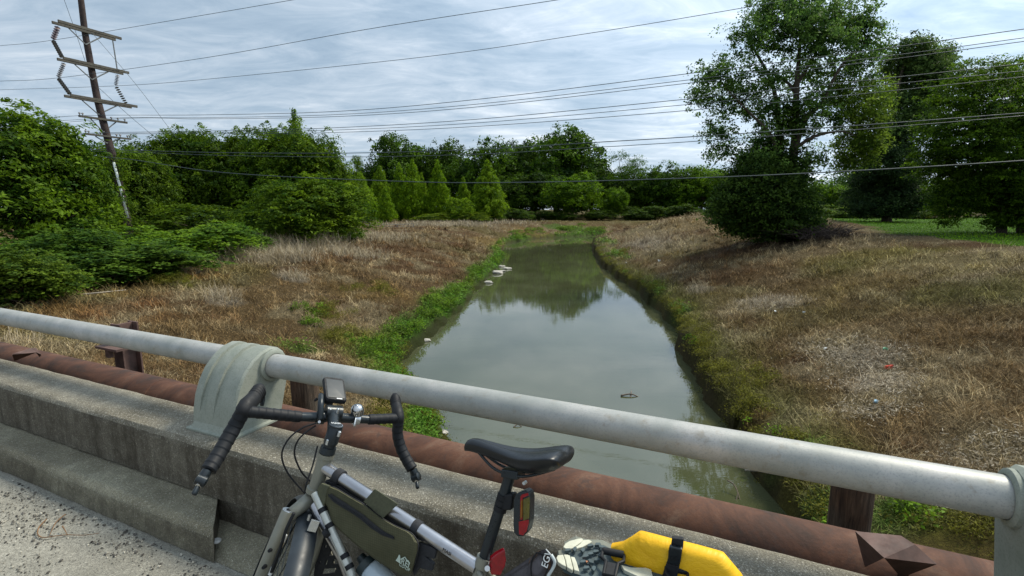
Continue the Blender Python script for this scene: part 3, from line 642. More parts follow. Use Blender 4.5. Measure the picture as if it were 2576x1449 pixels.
vt, cl = foliage(rng, L, 3200, 18, 1.3, .75, dark=(.020, .052, .010), lite=(.06, .12, .014), fill=.6, low=-.9)
tag(quad_mesh('far_wood', vt, cl, LEAF), 'far dark mass of woodland filling the gaps behind the trees', 'woodland', kind='stuff')
# trees of the right bank, built lobe by lobe
def lobe_tree(name, label, cat, Yd, sets, trunks, seed, base):
    """sets: (list of (px, py, rx, ry) on the print, clumps, leaves per clump, clump radius, leaf, colours)"""
    rng = np.random.default_rng(seed); s = Yd/1250; bp = at(base[0], base[1], Yd); gz = hz(bp.x, Yd)
    root = empty(name, (bp.x, Yd, gz), label, cat)
    for (pn, ls, nc, nl, rc, lf, dk, lt, fill, fl) in sets:
        L = []
        for (px, py, rx, ry) in ls:
            q = at(px, py, Yd+rng.uniform(-.45, .45)*rx*s*2.0); L.append((q.x, q.y, q.z, rx*s, (rx+ry)/2*s*1.05, ry*s))
        vt, cl = foliage(rng, L, nc, nl, rc, lf, dark=dk, lite=lt, fill=fill, flat=fl, low=-.9, droop=.25, rag=.16, huevar=.7)
        o = quad_mesh(pn, vt, cl, LEAF, loc=tuple(root.location)); o.parent = root; o.location = (0, 0, 0)
    tb = MB()
    for pts, r0, r1 in trunks:
        q = [at(a, b, Yd+c) for a, b, c in pts]
        if pts[0][1] > 480: q[0].z = hz(q[0].x, q[0].y)-.15
        q = spline(q, 5); tb.tube(q, list(np.linspace(r0, r1, len(q))), 9)
    tb.build('trunk', BARK, root, smooth=True); return root
def z4(l): return [((a/1.705+2300)/1.3665, b/1.705/1.3665, c/2.33*1.0, d/2.33*1.0) for a, b, c, d in l]
def t4(l): return [((a/1.705+2300)/1.3665, b/1.705/1.3665, c) for a, b, c in l]
lobe_tree('cottonwood_tree', 'tall airy cottonwood with several leaning trunks and a vine wrapped foot on the right bank', 'tree', 30.5,
    [('crown', z4([(640, 40, 170, 100), (820, -40, 180, 100), (900, 90, 190, 110), (1120, 110, 120, 110), (1190, 210, 90, 100), (460, 220, 140, 100), (700, 240, 200, 110), (930, 260, 170, 110), (310, 430, 140, 95), (210, 560, 110, 95),
      (400, 580, 140, 120), (560, 450, 130, 80), (600, 620, 110, 110), (820, 420, 170, 110), (1050, 420, 130, 110), (1140, 330, 120, 80), (280, 770, 110, 95), (320, 880, 110, 70), (560, 780, 90, 110), (870, 590, 120, 90),
      (780, 730, 90, 120), (960, 700, 100, 60), (850, 920, 65, 75), (520, 900, 110, 90), (930, 180, 160, 100), (560, 130, 130, 110), (750, 130, 170, 110)]), 1700, 32, .32, .155, (.038, .092, .020), (.165, .29, .050), .25, .7),
     ('crown', z4([(1120, 620, 130, 150), (1190, 560, 80, 130), (1080, 840, 110, 110), (1170, 760, 80, 130), (1000, 560, 90, 90), (1060, 950, 80, 60), (1180, 880, 60, 80)]), 560, 34, .34, .14, (.06, .12, .012), (.20, .30, .03), .35, .7),
     ('vine', z4([(360, 1150, 90, 90), (450, 1130, 140, 150), (340, 1230, 120, 80), (560, 950, 110, 130), (660, 1220, 150, 130), (780, 1200, 90, 120), (740, 1000, 60, 130), (640, 900, 50, 150), (700, 700, 40, 120), (480, 1000, 110, 110), (560, 1290, 160, 60), (640, 1280, 180, 70), (760, 1290, 100, 60), (420, 1270, 130, 70), (700, 1110, 110, 120), (620, 1120, 110, 120), (450, 1330, 120, 60), (600, 1365, 130, 55), (740, 1345, 90, 60), (350, 1290, 70, 50), (830, 1290, 60, 60)]), 2700, 28, .42, .16, (.018, .046, .008), (.080, .145, .018), .40, .35)],
    [(t4([(650, 1330, 0), (660, 1100, 0), (650, 900, .2), (640, 700, .3), (600, 480, .4), (480, 260, .6)]), .30, .05), (t4([(720, 1330, .3), (715, 1050, .3), (740, 800, .2), (745, 560, 0), (760, 350, 0), (780, 80, 0)]), .34, .05),
     (t4([(730, 900, .2), (800, 700, -.3), (900, 600, -.6), (1000, 400, -.8), (1150, 250, -1)]), .18, .03), (t4([(660, 1000, 0), (600, 800, -.4), (450, 640, -.6), (300, 480, -.9)]), .14, .02), (t4([(740, 870, 0), (850, 800, -.5), (1000, 770, -.6), (1100, 800, -.9)]), .12, .02),
     (t4([(650, 1050, 0), (500, 960, .5), (350, 900, .8), (250, 980, .8)]), .10, .015), (t4([(745, 560, 0), (690, 480, .3), (560, 420, .6), (400, 420, .9)]), .11, .02), (t4([(745, 500, 0), (850, 330, .5), (930, 150, .7)]), .12, .02)], 5, (1985, 590))
lobe_tree('cottonwood_tree', 'second cottonwood set back on the lawn, its trunk wrapped in dark vines', 'tree', 50,
    [('crown', z4([(1430, 280, 120, 60), (1340, 380, 120, 90), (1500, 370, 120, 80), (1430, 500, 150, 110), (1570, 340, 80, 70), (1580, 450, 100, 70), (1340, 640, 90, 110), (1460, 680, 110, 110), (1320, 780, 90, 90), (1540, 560, 90, 90)]), 1200, 32, .55, .24, (.036, .075, .020), (.14, .22, .05), .4, .7),
     ('vine', z4([(1270, 960, 150, 120), (1270, 1110, 170, 120), (1180, 1190, 110, 60), (1370, 1160, 120, 95), (1330, 850, 80, 110), (1240, 1200, 190, 60), (1200, 1080, 120, 100), (1380, 1040, 90, 90), (1280, 1225, 160, 40)]), 2400, 32, .48, .20, (.014, .034, .012), (.045, .085, .020), .55, .6)],
    [(t4([(1280, 1255, 0), (1290, 1000, 0), (1310, 750, 0), (1330, 560, 0), (1400, 300, .3)]), .46, .07), (t4([(1300, 900, 0), (1400, 700, .3), (1500, 480, .5)]), .16, .03), (t4([(1310, 760, 0), (1260, 620, .3), (1300, 420, .6)]), .12, .03)], 8, (2230, 545))
lobe_tree('spreading_tree', 'big dense dark tree with drooping sprays over the lawn at the right edge', 'tree', 29,
    [('crown', z4([(1850, 440, 170, 90), (2060, 430, 150, 100), (1700, 560, 160, 110), (1900, 620, 220, 160), (2130, 640, 180, 200), (1560, 760, 130, 110), (1740, 800, 210, 170), (2000, 880, 230, 200), (1560, 930, 120, 120), (1700, 1060, 170, 110),
      (1900, 1130, 190, 90), (2130, 1050, 180, 170), (1640, 1200, 80, 70), (2300, 700, 260, 330), (2300, 1100, 260, 170), (1960, 1200, 170, 70), (2100, 1210, 150, 80), (1750, 960, 200, 120), (1960, 1060, 220, 130), (1640, 1150, 110, 90), (1840, 1220, 120, 50), (2080, 1275, 170, 60), (1960, 1300, 110, 50), (2260, 1270, 200, 80), (1650, 1270, 60, 50), (2000, 1150, 200, 110)]), 6200, 30, .30, .12, (.022, .058, .006), (.125, .225, .010), .50, .35)],
    [(t4([(1960, 1300, 0), (1950, 1100, 0), (1930, 800, 0), (1900, 560, 0)]), .26, .06), (t4([(2080, 1300, .3), (2080, 1000, .3), (2050, 700, .2), (2030, 480, 0)]), .26, .06), (t4([(1940, 1000, 0), (1800, 800, -.3), (1700, 620, -.5)]), .14, .03)], 11, (2440, 575))
# leaf clumps climbing the pole foot come with the pole below
# ---- grasses
rng = np.random.default_rng(3)
def sample(n_, y0, y1, p, wfac=1.25):
    u = rng.random(n_); q = 1-p; y = (y0**q+u*(y1**q-y0**q))**(1/q); x = (rng.random(n_)*2-1)*y*wfac; return x, y
def blades(name, x, y, hgt, wid, lean, cols, z=None, curl=.5):
    n_ = len(x); z = height(x, y) if z is None else z
    az = rng.random(n_)*2*math.pi; la = np.clip(rng.normal(lean, .35, n_), .02, 1.5)
    dx = np.cos(az)*np.sin(la); dy = np.sin(az)*np.sin(la); dz = np.cos(la)
    wv = rng.random(n_)*math.pi; wx = np.cos(wv)*wid/2; wy = np.sin(wv)*wid/2
    b0 = np.stack([x, y, z-.02], 1); m_ = b0+np.stack([dx, dy, dz], 1)*(hgt*.55)[:, None]
    la2 = la+curl*rng.random(n_)*1.3; az2 = az+rng.normal(0, .5, n_); t_ = m_+np.stack([np.cos(az2)*np.sin(la2), np.sin(az2)*np.sin(la2), np.cos(la2)], 1)*(hgt*.5)[:, None]
    W_ = np.stack([wx, wy, 0*wx], 1)
    q1_ = np.stack([b0-W_, b0+W_, m_+W_*.8, m_-W_*.8], 1); q2_ = np.stack([m_-W_*.8, m_+W_*.8, t_+W_*.25, t_-W_*.25], 1)
    vt = np.concatenate([q1_, q2_]); cc = np.concatenate([cols*.92, cols*1.06])
    o = quad_mesh(name, vt, cc, MAT_BLADE); tag(o, kind='stuff'); return o
x, y = sample(430000, 5.5, 100, 1.45)
ok = (creek_dist(x, y) > .03) & (lawn_mask(x, y) < .4) & ((x*N.x+y*N.y) > 2.9); x, y = x[ok], y[ok]
tall = vnoise(x, y, 2.2, 77, 3); cl = cover(x, y, rng)*np.clip(rng.normal(1.05, .42, len(x)), .25, 2.3)[:, None]
hg = (.09+.28*np.clip(tall-.25, 0, 1)**1.3)*(.6+.8*rng.random(len(x)))*np.clip(.8+y/60, .8, 1.6)*(1-.75*sstep(-5, 0, x-np.interp(y, [0, 13, 17, 22, 30, 40, 52, 70], [60, 24, 19.2, 20.2, 22.4, 27.8, 33, 43.5])))
o = blades('dry_grass', x, y, hg, np.maximum(.0055, y*.00085)*(.7+.6*rng.random(len(x))), .95, cl); tag(o, 'matted brown and straw coloured dry grass covering both creek banks', 'grass')
# tufts standing out of the mat
tx, ty = sample(6400, 6, 80, 1.35); ok = (creek_dist(tx, ty) > .3) & (lawn_mask(tx, ty) < .2) & (lawn_mask(tx+3, ty) < .5) & ((tx*N.x+ty*N.y) > 3.1); tx, ty = tx[ok], ty[ok]; k_ = 30
ts = (.5+rng.random(len(tx)))*np.clip(.8+ty/45, .8, 1.8); x = np.repeat(tx, k_)+rng.normal(0, .07, len(tx)*k_)*np.repeat(ts, k_); y = np.repeat(ty, k_)+rng.normal(0, .07, len(tx)*k_)*np.repeat(ts, k_)
cb_ = cover(tx, ty, rng)*np.clip(rng.normal(1.15, .45, len(tx)), .3, 2.2)[:, None]; cl = np.repeat(cb_, k_, 0)*np.clip(rng.normal(1, .25, len(x)), .4, 1.8)[:, None]
o = blades('dry_grass_tufts', x, y, (.15+.22*rng.random(len(x)))*np.repeat(ts, k_), np.maximum(.0045, y*.0007), .75, cl, curl=1.0); tag(o, 'curled tufts of dead grass standing out of the matted banks', 'grass')
# taller pale straw
xs_, ys_, hs_ = [], [], []
for (px, py, r1, r2, n_, h_) in [(640, 645, 1.6, 1.0, 4200, 1.1), (760, 632, 2.2, 1.8, 5200, 1.15), (560, 660, 1.3, .8, 2400, .95), (700, 660, 1.4, .8, 2400, .8), (850, 640, 2.4, 1.5, 1800, .6), (900, 600, 4, 4, 2500, .7), (1100, 568, 7, 4, 2500, .7), (740, 700, .5, .5, 320, .45), (560, 755, .45, .4, 400, .5),
                                 (470, 690, .5, .4, 250, .4), (1640, 612, 2, 5, 900, .4), (830, 605, 2, 2, 900, .8), (700, 590, 1.2, 1, 500, .9), (1250, 560, 6, 4, 900, .6), (60, 870, .6, .5, 400, .4), (1940, 765, .9, 1.0, 700, .22), (2170, 905, .9, .9, 900, .18)]:
    g = ground_at(px, py); xs_.append(g.x+rng.normal(0, r1*.6, n_)); ys_.append(g.y+rng.normal(0, r2*.6, n_)); hs_.append(h_*(.5+.8*rng.random(n_)))
x = np.concatenate(xs_); y = np.concatenate(ys_); hg = np.concatenate(hs_); ok = creek_dist(x, y) > .2; x, y, hg = x[ok], y[ok], hg[ok]
t = rng.random(len(x))[:, None]; cl = np.array(PAL['straw'])*(1-t)+np.array(PAL['pale'])*t
o = blades('tall_straw', x, y, hg, np.maximum(.006, y*.0007), .45, cl, curl=.8); tag(o, 'tall pale dead straw standing and leaning on the left bank', 'grass')
# green weeds of the water's edge
x, y = sample(150000, 6, 88, 1.3, .5); d = creek_dist(x, y)
cv = cover(x, y, rng); green = (cv[:, 1] > cv[:, 0]*1.15)
ok = (d > .02) & (d < 4.5) & green & (lawn_mask(x, y) < .3); x, y, cv = x[ok], y[ok], cv[ok]
n_ = len(x); z = height(x, y)+rng.random(n_)**1.2*(.10+.34*vnoise(x, y, .8, 9, 2)); nr_ = rng.normal(size=(n_, 3))*.6; nr_[:, 2] += .9; nr_ /= np.linalg.norm(nr_, axis=1)[:, None]
a = np.cross(nr_, rng.normal(size=(n_, 3))); a /= np.linalg.norm(a, axis=1)[:, None]; b_ = np.cross(nr_, a); sz = np.maximum(.045, y*.0028)*(.6+.7*rng.random(n_)); P_ = np.stack([x, y, z], 1)
vt = np.stack([P_-a*sz[:, None], P_+b_*sz[:, None]*.5, P_+a*sz[:, None], P_-b_*sz[:, None]*.5], 1)
o = quad_mesh('bank_weeds', vt, cv*np.clip(rng.normal(1.15, .3, n_), .4, 2)[:, None], LEAF); tag(o, 'bright green leafy weeds along the water line', 'weeds', kind='stuff')
L = []
for (px, py, r_, h_) in [(1110, 768, .75, .42), (1150, 790, .5, .35), (1135, 745, .6, .4), (1085, 790, .5, .35), (1035, 828, .6, .38), (1000, 850, .5, .34), (970, 878, .6, .32), (940, 900, .5, .28), (905, 868, .4, .22), (1208, 690, .5, .5), (1192, 708, .5, .4), (1250, 657, .5, .5), (1060, 1030, .35, .2), (1075, 1060, .3, .2),
                         (1430, 578, 2.5, .5), (1350, 588, 2, .5), (1300, 600, 2, .5), (1490, 575, 2, .45), (800, 790, .4, .28), (790, 815, .35, .2), (2285, 1290, .35, .12)]:
    for j in range(7):
        g = ground_at(px+rng.normal(0, 10), py+rng.normal(0, 5)); g.x += rng.normal(0, r_*.45); g.y += rng.normal(0, r_*.5)
        if float(creek_dist(np.array([g.x]), np.array([g.y]))[0]) < .05: continue
        g.z = hz(g.x, g.y); L.append((g.x, g.y, g.z+h_*.35, r_*.45, r_*.45, h_*.7*rng.uniform(.6, 1.2)))
for i in range(8, 17):        # fringe along the left water line
    (ax_, ay_), (bx_, by_) = CREEK[i-1], CREEK[i]; n_ = max(2, int(math.hypot(bx_-ax_, by_-ay_)/.32))
    for j in range(n_):
        if rng.random() < .55-.35*math.sin(i*1.7+j*.25): continue
        k = j/n_; gx, gy = ax_+(bx_-ax_)*k-rng.uniform(.1, .7), ay_+(by_-ay_)*k+rng.normal(0, .15)
        L.append((gx, gy, hz(gx, gy)+.08, .22, .22, rng.uniform(.10, .26)))
for i in range(26, 38):       # thinner fringe on the right
    (ax_, ay_), (bx_, by_) = CREEK[i-1], CREEK[i]; n_ = max(2, int(math.hypot(bx_-ax_, by_-ay_)/.55))
    for j in range(n_):
        if rng.random() < .8: continue
        k = j/n_; gx, gy = ax_+(bx_-ax_)*k+rng.uniform(.1, .6), ay_+(by_-ay_)*k+rng.normal(0, .15)
        L.append((gx, gy, hz(gx, gy)+.03, .2, .2, rng.uniform(.05, .12)))
vt, cl = foliage(rng, L, 4300, 20, .12, .058, dark=(.050, .085, .012), lite=(.17, .30, .020), huevar=.9, fill=.6, low=-.3, up=.7)
tag(quad_mesh('bank_weeds', vt, cl, LEAF), 'tall clumps of bright green weeds along the left water line', 'weeds', kind='stuff')
L = []
for (px, py, r_, h_) in [(830, 800, .5, .3), (815, 775, .35, .3), (875, 850, .6, .25), (930, 730, .9, .3), (1000, 1010, .4, .15), (960, 1030, .4, .15), (1870, 1010, .4, .22), (1900, 960, .4, .2), (1850, 920, .4, .22), (1955, 1245, .3, .15), (2420, 1330, .4, .12), (2500, 1290, .4, .12), (1860, 1060, .35, .2), (2130, 1290, .35, .12), (1760, 900, .3, .2), (330, 700, .9, .5), (430, 715, .8, .4), (230, 720, .8, .5), (60, 730, .8, .4), (840, 850, .5, .2), (1698, 785, .4, .3), (1640, 728, .4, .35), (1765, 855, .4, .28), (1835, 965, .4, .25), (1560, 640, .5, .4), (1990, 1120, .3, .2), (2060, 1290, .3, .15), (1740, 820, .4, .3), (1780, 880, .4, .3), (1810, 930, .4, .25), (1880, 1040, .3, .2)]:
    for j in range(8):
        g = ground_at(px+rng.normal(0, 12), py+rng.normal(0, 6)); g.x += rng.normal(0, r_*.5); g.y += rng.normal(0, r_*.5)
        if float(creek_dist(np.array([g.x]), np.array([g.y]))[0]) < .05: continue
        g.z = hz(g.x, g.y); L.append((g.x, g.y, g.z+h_*.3, r_*.4, r_*.4, h_*.7*rng.uniform(.5, 1.2)))
for i in range(3, 9):
    (ax_, ay_), (bx_, by_) = CREEK[i-1], CREEK[i]
    for j in range(12):
        k = j/12; gx, gy = ax_+(bx_-ax_)*k-abs(rng.normal(.1, .5)), ay_+(by_-ay_)*k; L.append((gx, gy, hz(gx, gy)+.04, .2, .2, rng.uniform(.06, .2)))
for i in range(27, 38):       # dull weeds all along the right water line
    (ax_, ay_), (bx_, by_) = CREEK[i-1], CREEK[i]; n_ = max(2, int(math.hypot(bx_-ax_, by_-ay_)/.16))
    for j in range(n_):
        k = j/n_; gx, gy = ax_+(bx_-ax_)*k+abs(rng.normal(.03, .27)), ay_+(by_-ay_)*k+rng.normal(0, .15)
        L.append((gx, gy, hz(gx, gy)+.0, .16, .16, rng.uniform(.03, .13)))
vt, cl = foliage(rng, L, 5600, 18, .13, .045, dark=(.075, .075, .016), lite=(.24, .24, .030), fill=.5, low=-.3, up=.4, asp=.35)
tag(quad_mesh('ochre_weeds', vt, cl, LEAF), 'ochre and yellow green low weeds scattered over both banks', 'weeds', kind='stuff')
# lawn
x, y = sample(170000, 14, 88, 1.2, 1.25); ok = (lawn_mask(x, y) > .35) & (x > 8); x, y = x[ok], y[ok]
cl = np.array(PAL['lawn'])*1.4*np.clip(rng.normal(1, .25, len(x)), .5, 1.8)[:, None]*np.stack([1+.5*rng.random(len(x)), np.ones(len(x)), np.ones(len(x))], 1)
o = blades('lawn_grass', x, y, .05+.05*rng.random(len(x)), np.maximum(.01, y*.001), .4, cl); tag(o, 'smooth bright green mown lawn behind the right bank', 'lawn')
# straw chips and scraps washed up on the right bank
xs_, ys_ = [], []
for (px, py, r1, r2, n_) in [(2170, 900, .8, .9, 1500), (2210, 970, .6, .7, 900), (2100, 880, .9, .8, 500), (1940, 765, 1, 1.2, 1500), (2520, 1150, .9, .5, 900), (1640, 610, 2, 5, 500), (2200, 1040, .6, .5, 500)]:
    g = ground_at(px, py); xs_.append(g.x+rng.normal(0, r1*.55, n_)); ys_.append(g.y+rng.normal(0, r2*.55, n_))
x = np.concatenate(xs_); y = np.concatenate(ys_); n_ = len(x); z = height(x, y)+.015+.08*rng.random(n_); an = rng.random(n_)*math.pi; ln = .012+.045*rng.random(n_)**2; wd_ = .003+.005*rng.random(n_)
a = np.stack([np.cos(an), np.sin(an), rng.normal(0, .3, n_)], 1)*ln[:, None]; b_ = np.stack([-np.sin(an), np.cos(an), rng.normal(0, .3, n_)], 1)*wd_[:, None]; P_ = np.stack([x, y, z], 1)
o = quad_mesh('straw_litter', np.stack([P_-a-b_, P_+a-b_, P_+a+b_, P_-a+b_], 1), np.array((.29, .25, .185))*np.clip(rng.normal(.9, .3, n_), .3, 1.4)[:, None], MAT_BLADE); tag(o, 'pale straw chips and broken stems washed up on the right bank', 'debris', kind='stuff')
# ------------------------------------------------------------------ utility pole and lines
A_ = Vector((.37, .93, 0)).normalized(); LD = Vector((.93, -.37, 0)).normalized()
def along(P0, px, d=A_):
    r_ = ray(px, 500); tx = r_.x/r_.dot(FW)
    # point on P0 + d*s seen in column px (rays share the ratio x / depth only when taken at the point's own row)
    o = Vector((0, 0, H)); q = P0-o; tx = (px*K-512)/F
    s = (tx*q.dot(FW)-q.x)/(d.x-tx*d.dot(FW)); return P0+d*s
def onplane(px, py, Q):
    d = ray(px, py); o = Vector((0, 0, H)); k = (Q-o).dot(A_)/d.dot(A_); return o+d*k
PY = 32.0
PW = plain('creosote_pole', (.042, .028, .025), .9, 0, .45, 3, .3); ARMW = plain('weathered_timber', (.080, .074, .060), .9, 0, .35, 5, .3)
STEEL = plain('dull_steel', (.17, .18, .18), .6, .4, .3, 8); WIREM = plain('dark_wire', (.055, .075, .08), .6, .2, .15, 2); INS = plain('porcelain', (.17, .16, .155), .35, 0, .3, 8); INSR = plain('brown_porcelain', (.085, .045, .045), .35, 0, .3, 8)
GUARD = plain('white_guard', (.62, .68, .66), .6, 0, .2, 3)
foot = at(330, 600, PY); foot.z = hz(foot.x, foot.y)
pole = empty('utility_pole', foot, 'tall leaning wooden utility pole with five crossarms and zigzag insulator strings on the left', 'utility pole')
b = MB(); pts = [foot-Z3*.3]+[at(a, c, PY) for a, c in ((318, 545), (285, 400), (258, 300), (245, 250), (229, 167), (213, 78), (205, 10), (192, -90))]
b.tube(pts, [.25, .22, .21, .20, .19, .175, .165, .155, .14], 16); b.build('pole', PW, pole, smooth=True, auto=60)
arms = []
for (pxp, pyp, xl, xr, th) in ((213, 78, 132, 292, .075), (229, 167, 145, 311, .075), (245, 255, 163, 332, .075), (258, 300, 198, 320, .06), (268, 343, 211, 330, .05)):
    P0 = at(pxp, pyp, PY-.25); l_, r_ = along(P0, xl), along(P0, xr); arms.append((P0, l_, r_))
    am = MB()
    if th > .072:
        for sg in (-1, 1): am.box((l_+r_)/2+LD*.26*(sg > 0)-LD*.0+LD*(-.05 if sg < 0 else .25), (r_-l_)/2, LD*.045, Z3*th)
    else: am.box((l_+r_)/2, (r_-l_)/2, LD*.05, Z3*th)
    am.build('crossarm', ARMW, pole, bevel=.01)
    dn = .75 if th > .051 else .4
    for k in (.24, .76):
        bb = MB(); q = l_.lerp(r_, k); bb.tube([q-Z3*.06-LD*.06, P0-Z3*dn-LD*.06], .035, 6); bb.build('brace', STEEL, pole)
def istring(p0, p1, n_, mat, r=.115):
    mb = MB(); p0, p1 = Vector(p0), Vector(p1); mb.tube([p0, p1], .012, 6); d = (p1-p0).normalized()
    for i in range(n_):
        c = p0.lerp(p1, (i+.9)/(n_+.8)); mb.tube([c-d*.018, c-d*.006, c+d*.018], [r*.4, r, r*.25], 12)
    mb.build('insulator_string', mat, pole, smooth=True, auto=50)
k1 = onplane(133, 101, arms[0][1]+A_*.3); k2 = onplane(146, 196, arms[1][1]+A_*.3); k3 = onplane(291, 216, arms[1][2]-A_*.3)
istring(arms[0][1]+A_*.25-Z3*.12, k1, 6, INSR, .14); istring(k1, arms[1][1]+A_*.25+Z3*.1, 8, INS)
istring(arms[1][1]+A_*.3-Z3*.12, k2, 8, INS); istring(k2, arms[2][1]+A_*.3+Z3*.1, 8, INS)
istring(arms[1][2]-A_*.35-Z3*.12, k3, 7, INS); istring(k3, arms[2][2]-A_*.3+Z3*.1, 8, INS)
b = MB(); b.tube([arms[0][2]-A_*.2-Z3*.1, arms[1][2]-A_*.35+Z3*.1], .035, 6); b.build('spacer_rod', STEEL, pole)
for (P0, l_, r_), ks in ((arms[3], (.02, .08, .66, .80, .95)), (arms[4], (.04, .10, .26, .34, .68, .76, .92, .98))):
    for k in ks:
        q = l_.lerp(r_, k); pb = MB(); pb.tube([q+Z3*.06, q+Z3*.12, q+Z3*.14, q+Z3*.19, q+Z3*.21], [.02, .025, .06, .055, .03], 10); pb.build('pin_insulator', INS, pole, smooth=True, auto=50)
for ps in ([(218, 67), (340, 210), (442, 345)], [(250, 222), (323, 289), (410, 362)], [(158, -10), (190, 80), (216, 160)]):
    q = [at(ps[0][0], ps[0][1], PY), at(ps[1][0], ps[1][1], PY+1), at(ps[2][0], ps[2][1], PY+2)]; gb = MB(); gb.tube(spline(q, 5), .012, 5); gb.build('guy_wire', WIREM, pole)
b = MB(); b.tube([at(a, c, PY-.42) for a, c in ((286, 408), (300, 462), (322, 548))], .07, 8); b.build('cable_guard', GUARD, pole, smooth=True)
rg = np.random.default_rng(17); L = []
for k in np.linspace(0, 1, 16):
    q = at(286+36*k+rg.choice((-1, 1))*rg.uniform(9, 17), 405+150*k, PY+rg.uniform(-.2, .3)); L.append((q.x, q.y, q.z, .38, .30, .42))
vt, cl = foliage(rg, L, 210, 26, .30, .12, fill=.6); vo = quad_mesh('climbing_vine', vt, cl, LEAF, loc=tuple(foot)); vo.parent = pole; vo.location = (0, 0, 0)
def power_line(pts, Q, label, r=.0115, twin=0):
    q = [onplane(a, c, Q) for a, c in pts]; mb = MB(); q = spline(q, 8); mb.tube(q, r, 6)
    if twin: mb.tube([p_-Z3*(.04+.16*abs(math.sin(i*.045))) for i, p_ in enumerate(q)], r*.8, 5)
    tag(mb.build('power_line', WIREM, smooth=True), label, 'wire', 'overhead wires crossing above the creek')
power_line([(-60, 122), (0, 115), (133, 101), (512, 38), (735, 0), (1000, -45)], k1, 'topmost overhead wire, tied to the upper left insulator zigzag')
power_line([(-60, 208), (0, 204), (146, 196), (512, 146), (927, 73), (1400, 0), (1700, -48)], k2, 'wire tied to the lower left insulator zigzag, leaving through the top edge')
power_line([(-60, 229), (0, 226), (291, 216), (512, 200), (1060, 144), (1480, 84), (1880, 18), (2200, -40)], k3, 'wire tied to the right hand insulator zigzag, running into the top of the cottonwood')
a4, a5 = arms[3], arms[4]
power_line([(-60, 314), (60, 304), (200, 291), (512, 289), (850, 280), (1200, 250), (1750, 183), (2180, 128), (2576, 73), (2800, 42)], a4[1], 'uppermost wire of the fourth crossarm, ending highest of the three at the right edge')
power_line([(-60, 322), (120, 306), (305, 296), (512, 296), (850, 288), (1200, 262), (1750, 199), (2180, 148), (2576, 95), (2800, 64)], a4[2], 'middle wire of the fourth crossarm, just above the lowest of that group')
power_line([(-60, 326), (290, 299), (512, 299), (850, 293), (1200, 269), (1750, 207), (2180, 157), (2576, 104), (2800, 74)], a4[1].lerp(a4[2], .7), 'lowest wire of the fourth crossarm group')
power_line([(180, 336), (300, 333), (600, 328), (850, 321), (1200, 300), (1740, 248), (2180, 202), (2576, 160), (2800, 135)], a5[1], 'uppermost wire of the fifth crossarm')
power_line([(200, 337), (330, 335), (600, 332), (850, 327), (1200, 309), (1740, 262), (2180, 218), (2576, 178), (2800, 152)], a5[2], 'middle wire of the fifth crossarm')
power_line([(200, 339), (330, 337), (600, 336), (850, 333), (1200, 318), (1740, 277), (2180, 235), (2576, 193), (2800, 170)], a5[1].lerp(a5[2], .8), 'lowest wire of the fifth crossarm')
power_line([(-60, 372), (270, 377), (560, 384), (880, 385), (1200, 376), (1500, 358), (1770, 342), (2180, 314), (2576, 284), (2800, 266)], at(270, 377, PY), 'thick twin cable slung below the crossarms across the treetops', .016, 1)
power_line([(-60, 380), (270, 395), (560, 434), (1000, 456), (1300, 459), (1770, 447), (2180, 428), (2576, 404), (2800, 388)], at(275, 400, PY-.5), 'lowest sagging cable crossing in front of the conical trees and the cottonwood trunk', .018)

# ------------------------------------------------------------------ small things on the banks
STONE = plain('pale_stone', (.36, .34, .30), .9, 0, .3, 9, .5)
def stone(px, py, r, label, seed, dark=False, grp='pale stones at the left water line'):
    g = atz(px, py, WZ); rn = random.Random(seed); mb = MB(); bm = bmesh.new(); bmesh.ops.create_icosphere(bm, subdivisions=2, radius=r)
    for q in bm.verts: q.co *= rn.uniform(.82, 1.15); q.co.z *= .45; q.co.x *= 1.3
    mb.add([q.co+g+Z3*r*.16 for q in bm.verts], [[v_.index for v_ in f.verts] for f in bm.faces]); bm.free()
    tag(mb.build('stone', STONE), label, 'stone', grp)
for i, a in enumerate([(1250, 688, .36, 'largest grey stone at the left water line below the middle of the creek'), (1276, 677, .26, 'flat pale stone just right of and above the largest grey stone'), (1263, 683, .2, 'small stone between the largest grey stone and the flat pale one'),
                       (1262, 671, .22, 'farthest pale stone of the cluster by the left water line'), (1228, 712, .24, 'small stone below the cluster at the left water line'), (1070, 858, .16, 'pale stone at the foot of the bright green weeds'),
                       (1106, 1092, .13, 'whitish stone at the water line between the handlebar and the saddle'), (1088, 795, .16, 'small stone under the upper bright green weeds')]): stone(*a, seed=i+2)
CUL = plain('culvert_steel', (.10, .10, .095), .7, .3, .3, 6)
for px, lab in ((1479, 'left one of two culvert pipes at the head of the creek'), (1498, 'right one of two culvert pipes at the head of the creek')):
    g = atz(px, 587, WZ); g.z = WZ+.40; mb = MB(); d = Vector((-.15, -1, 0)).normalized(); rr = []
    for (ro, s) in ((.42, 3), (.42, -.3), (.37, -.3), (.37, 3)):
        rr.append([g-d*s+Vector((1, 0, 0))*ro*math.cos(q)+Z3*ro*math.sin(q) for q in np.linspace(0, 2*math.pi, 25)[:-1]])
    mb.loft(rr, cap=False); tag(mb.build('culvert_pipe', CUL, smooth=True, auto=50), lab, 'pipe', 'culvert pipes')
def scrap(px, py, r, colr, name, label, cat, seed):
    g = ground_at(px, py); rn = random.Random(seed); mb = MB(); n_ = 6; top = [g+Vector((math.cos(a)*r*rn.uniform(.6, 1.2), math.sin(a)*r*rn.uniform(.5, 1), .07+rn.uniform(0, r*.8))) for a in [k*2*math.pi/n_ for k in range(n_)]]
    mb.loft([[q-Z3*r*.7 for q in top], top]); tag(mb.build(name, plain(name+'_paint', colr, .5, 0, .15, 20), bevel=.006), label, cat)
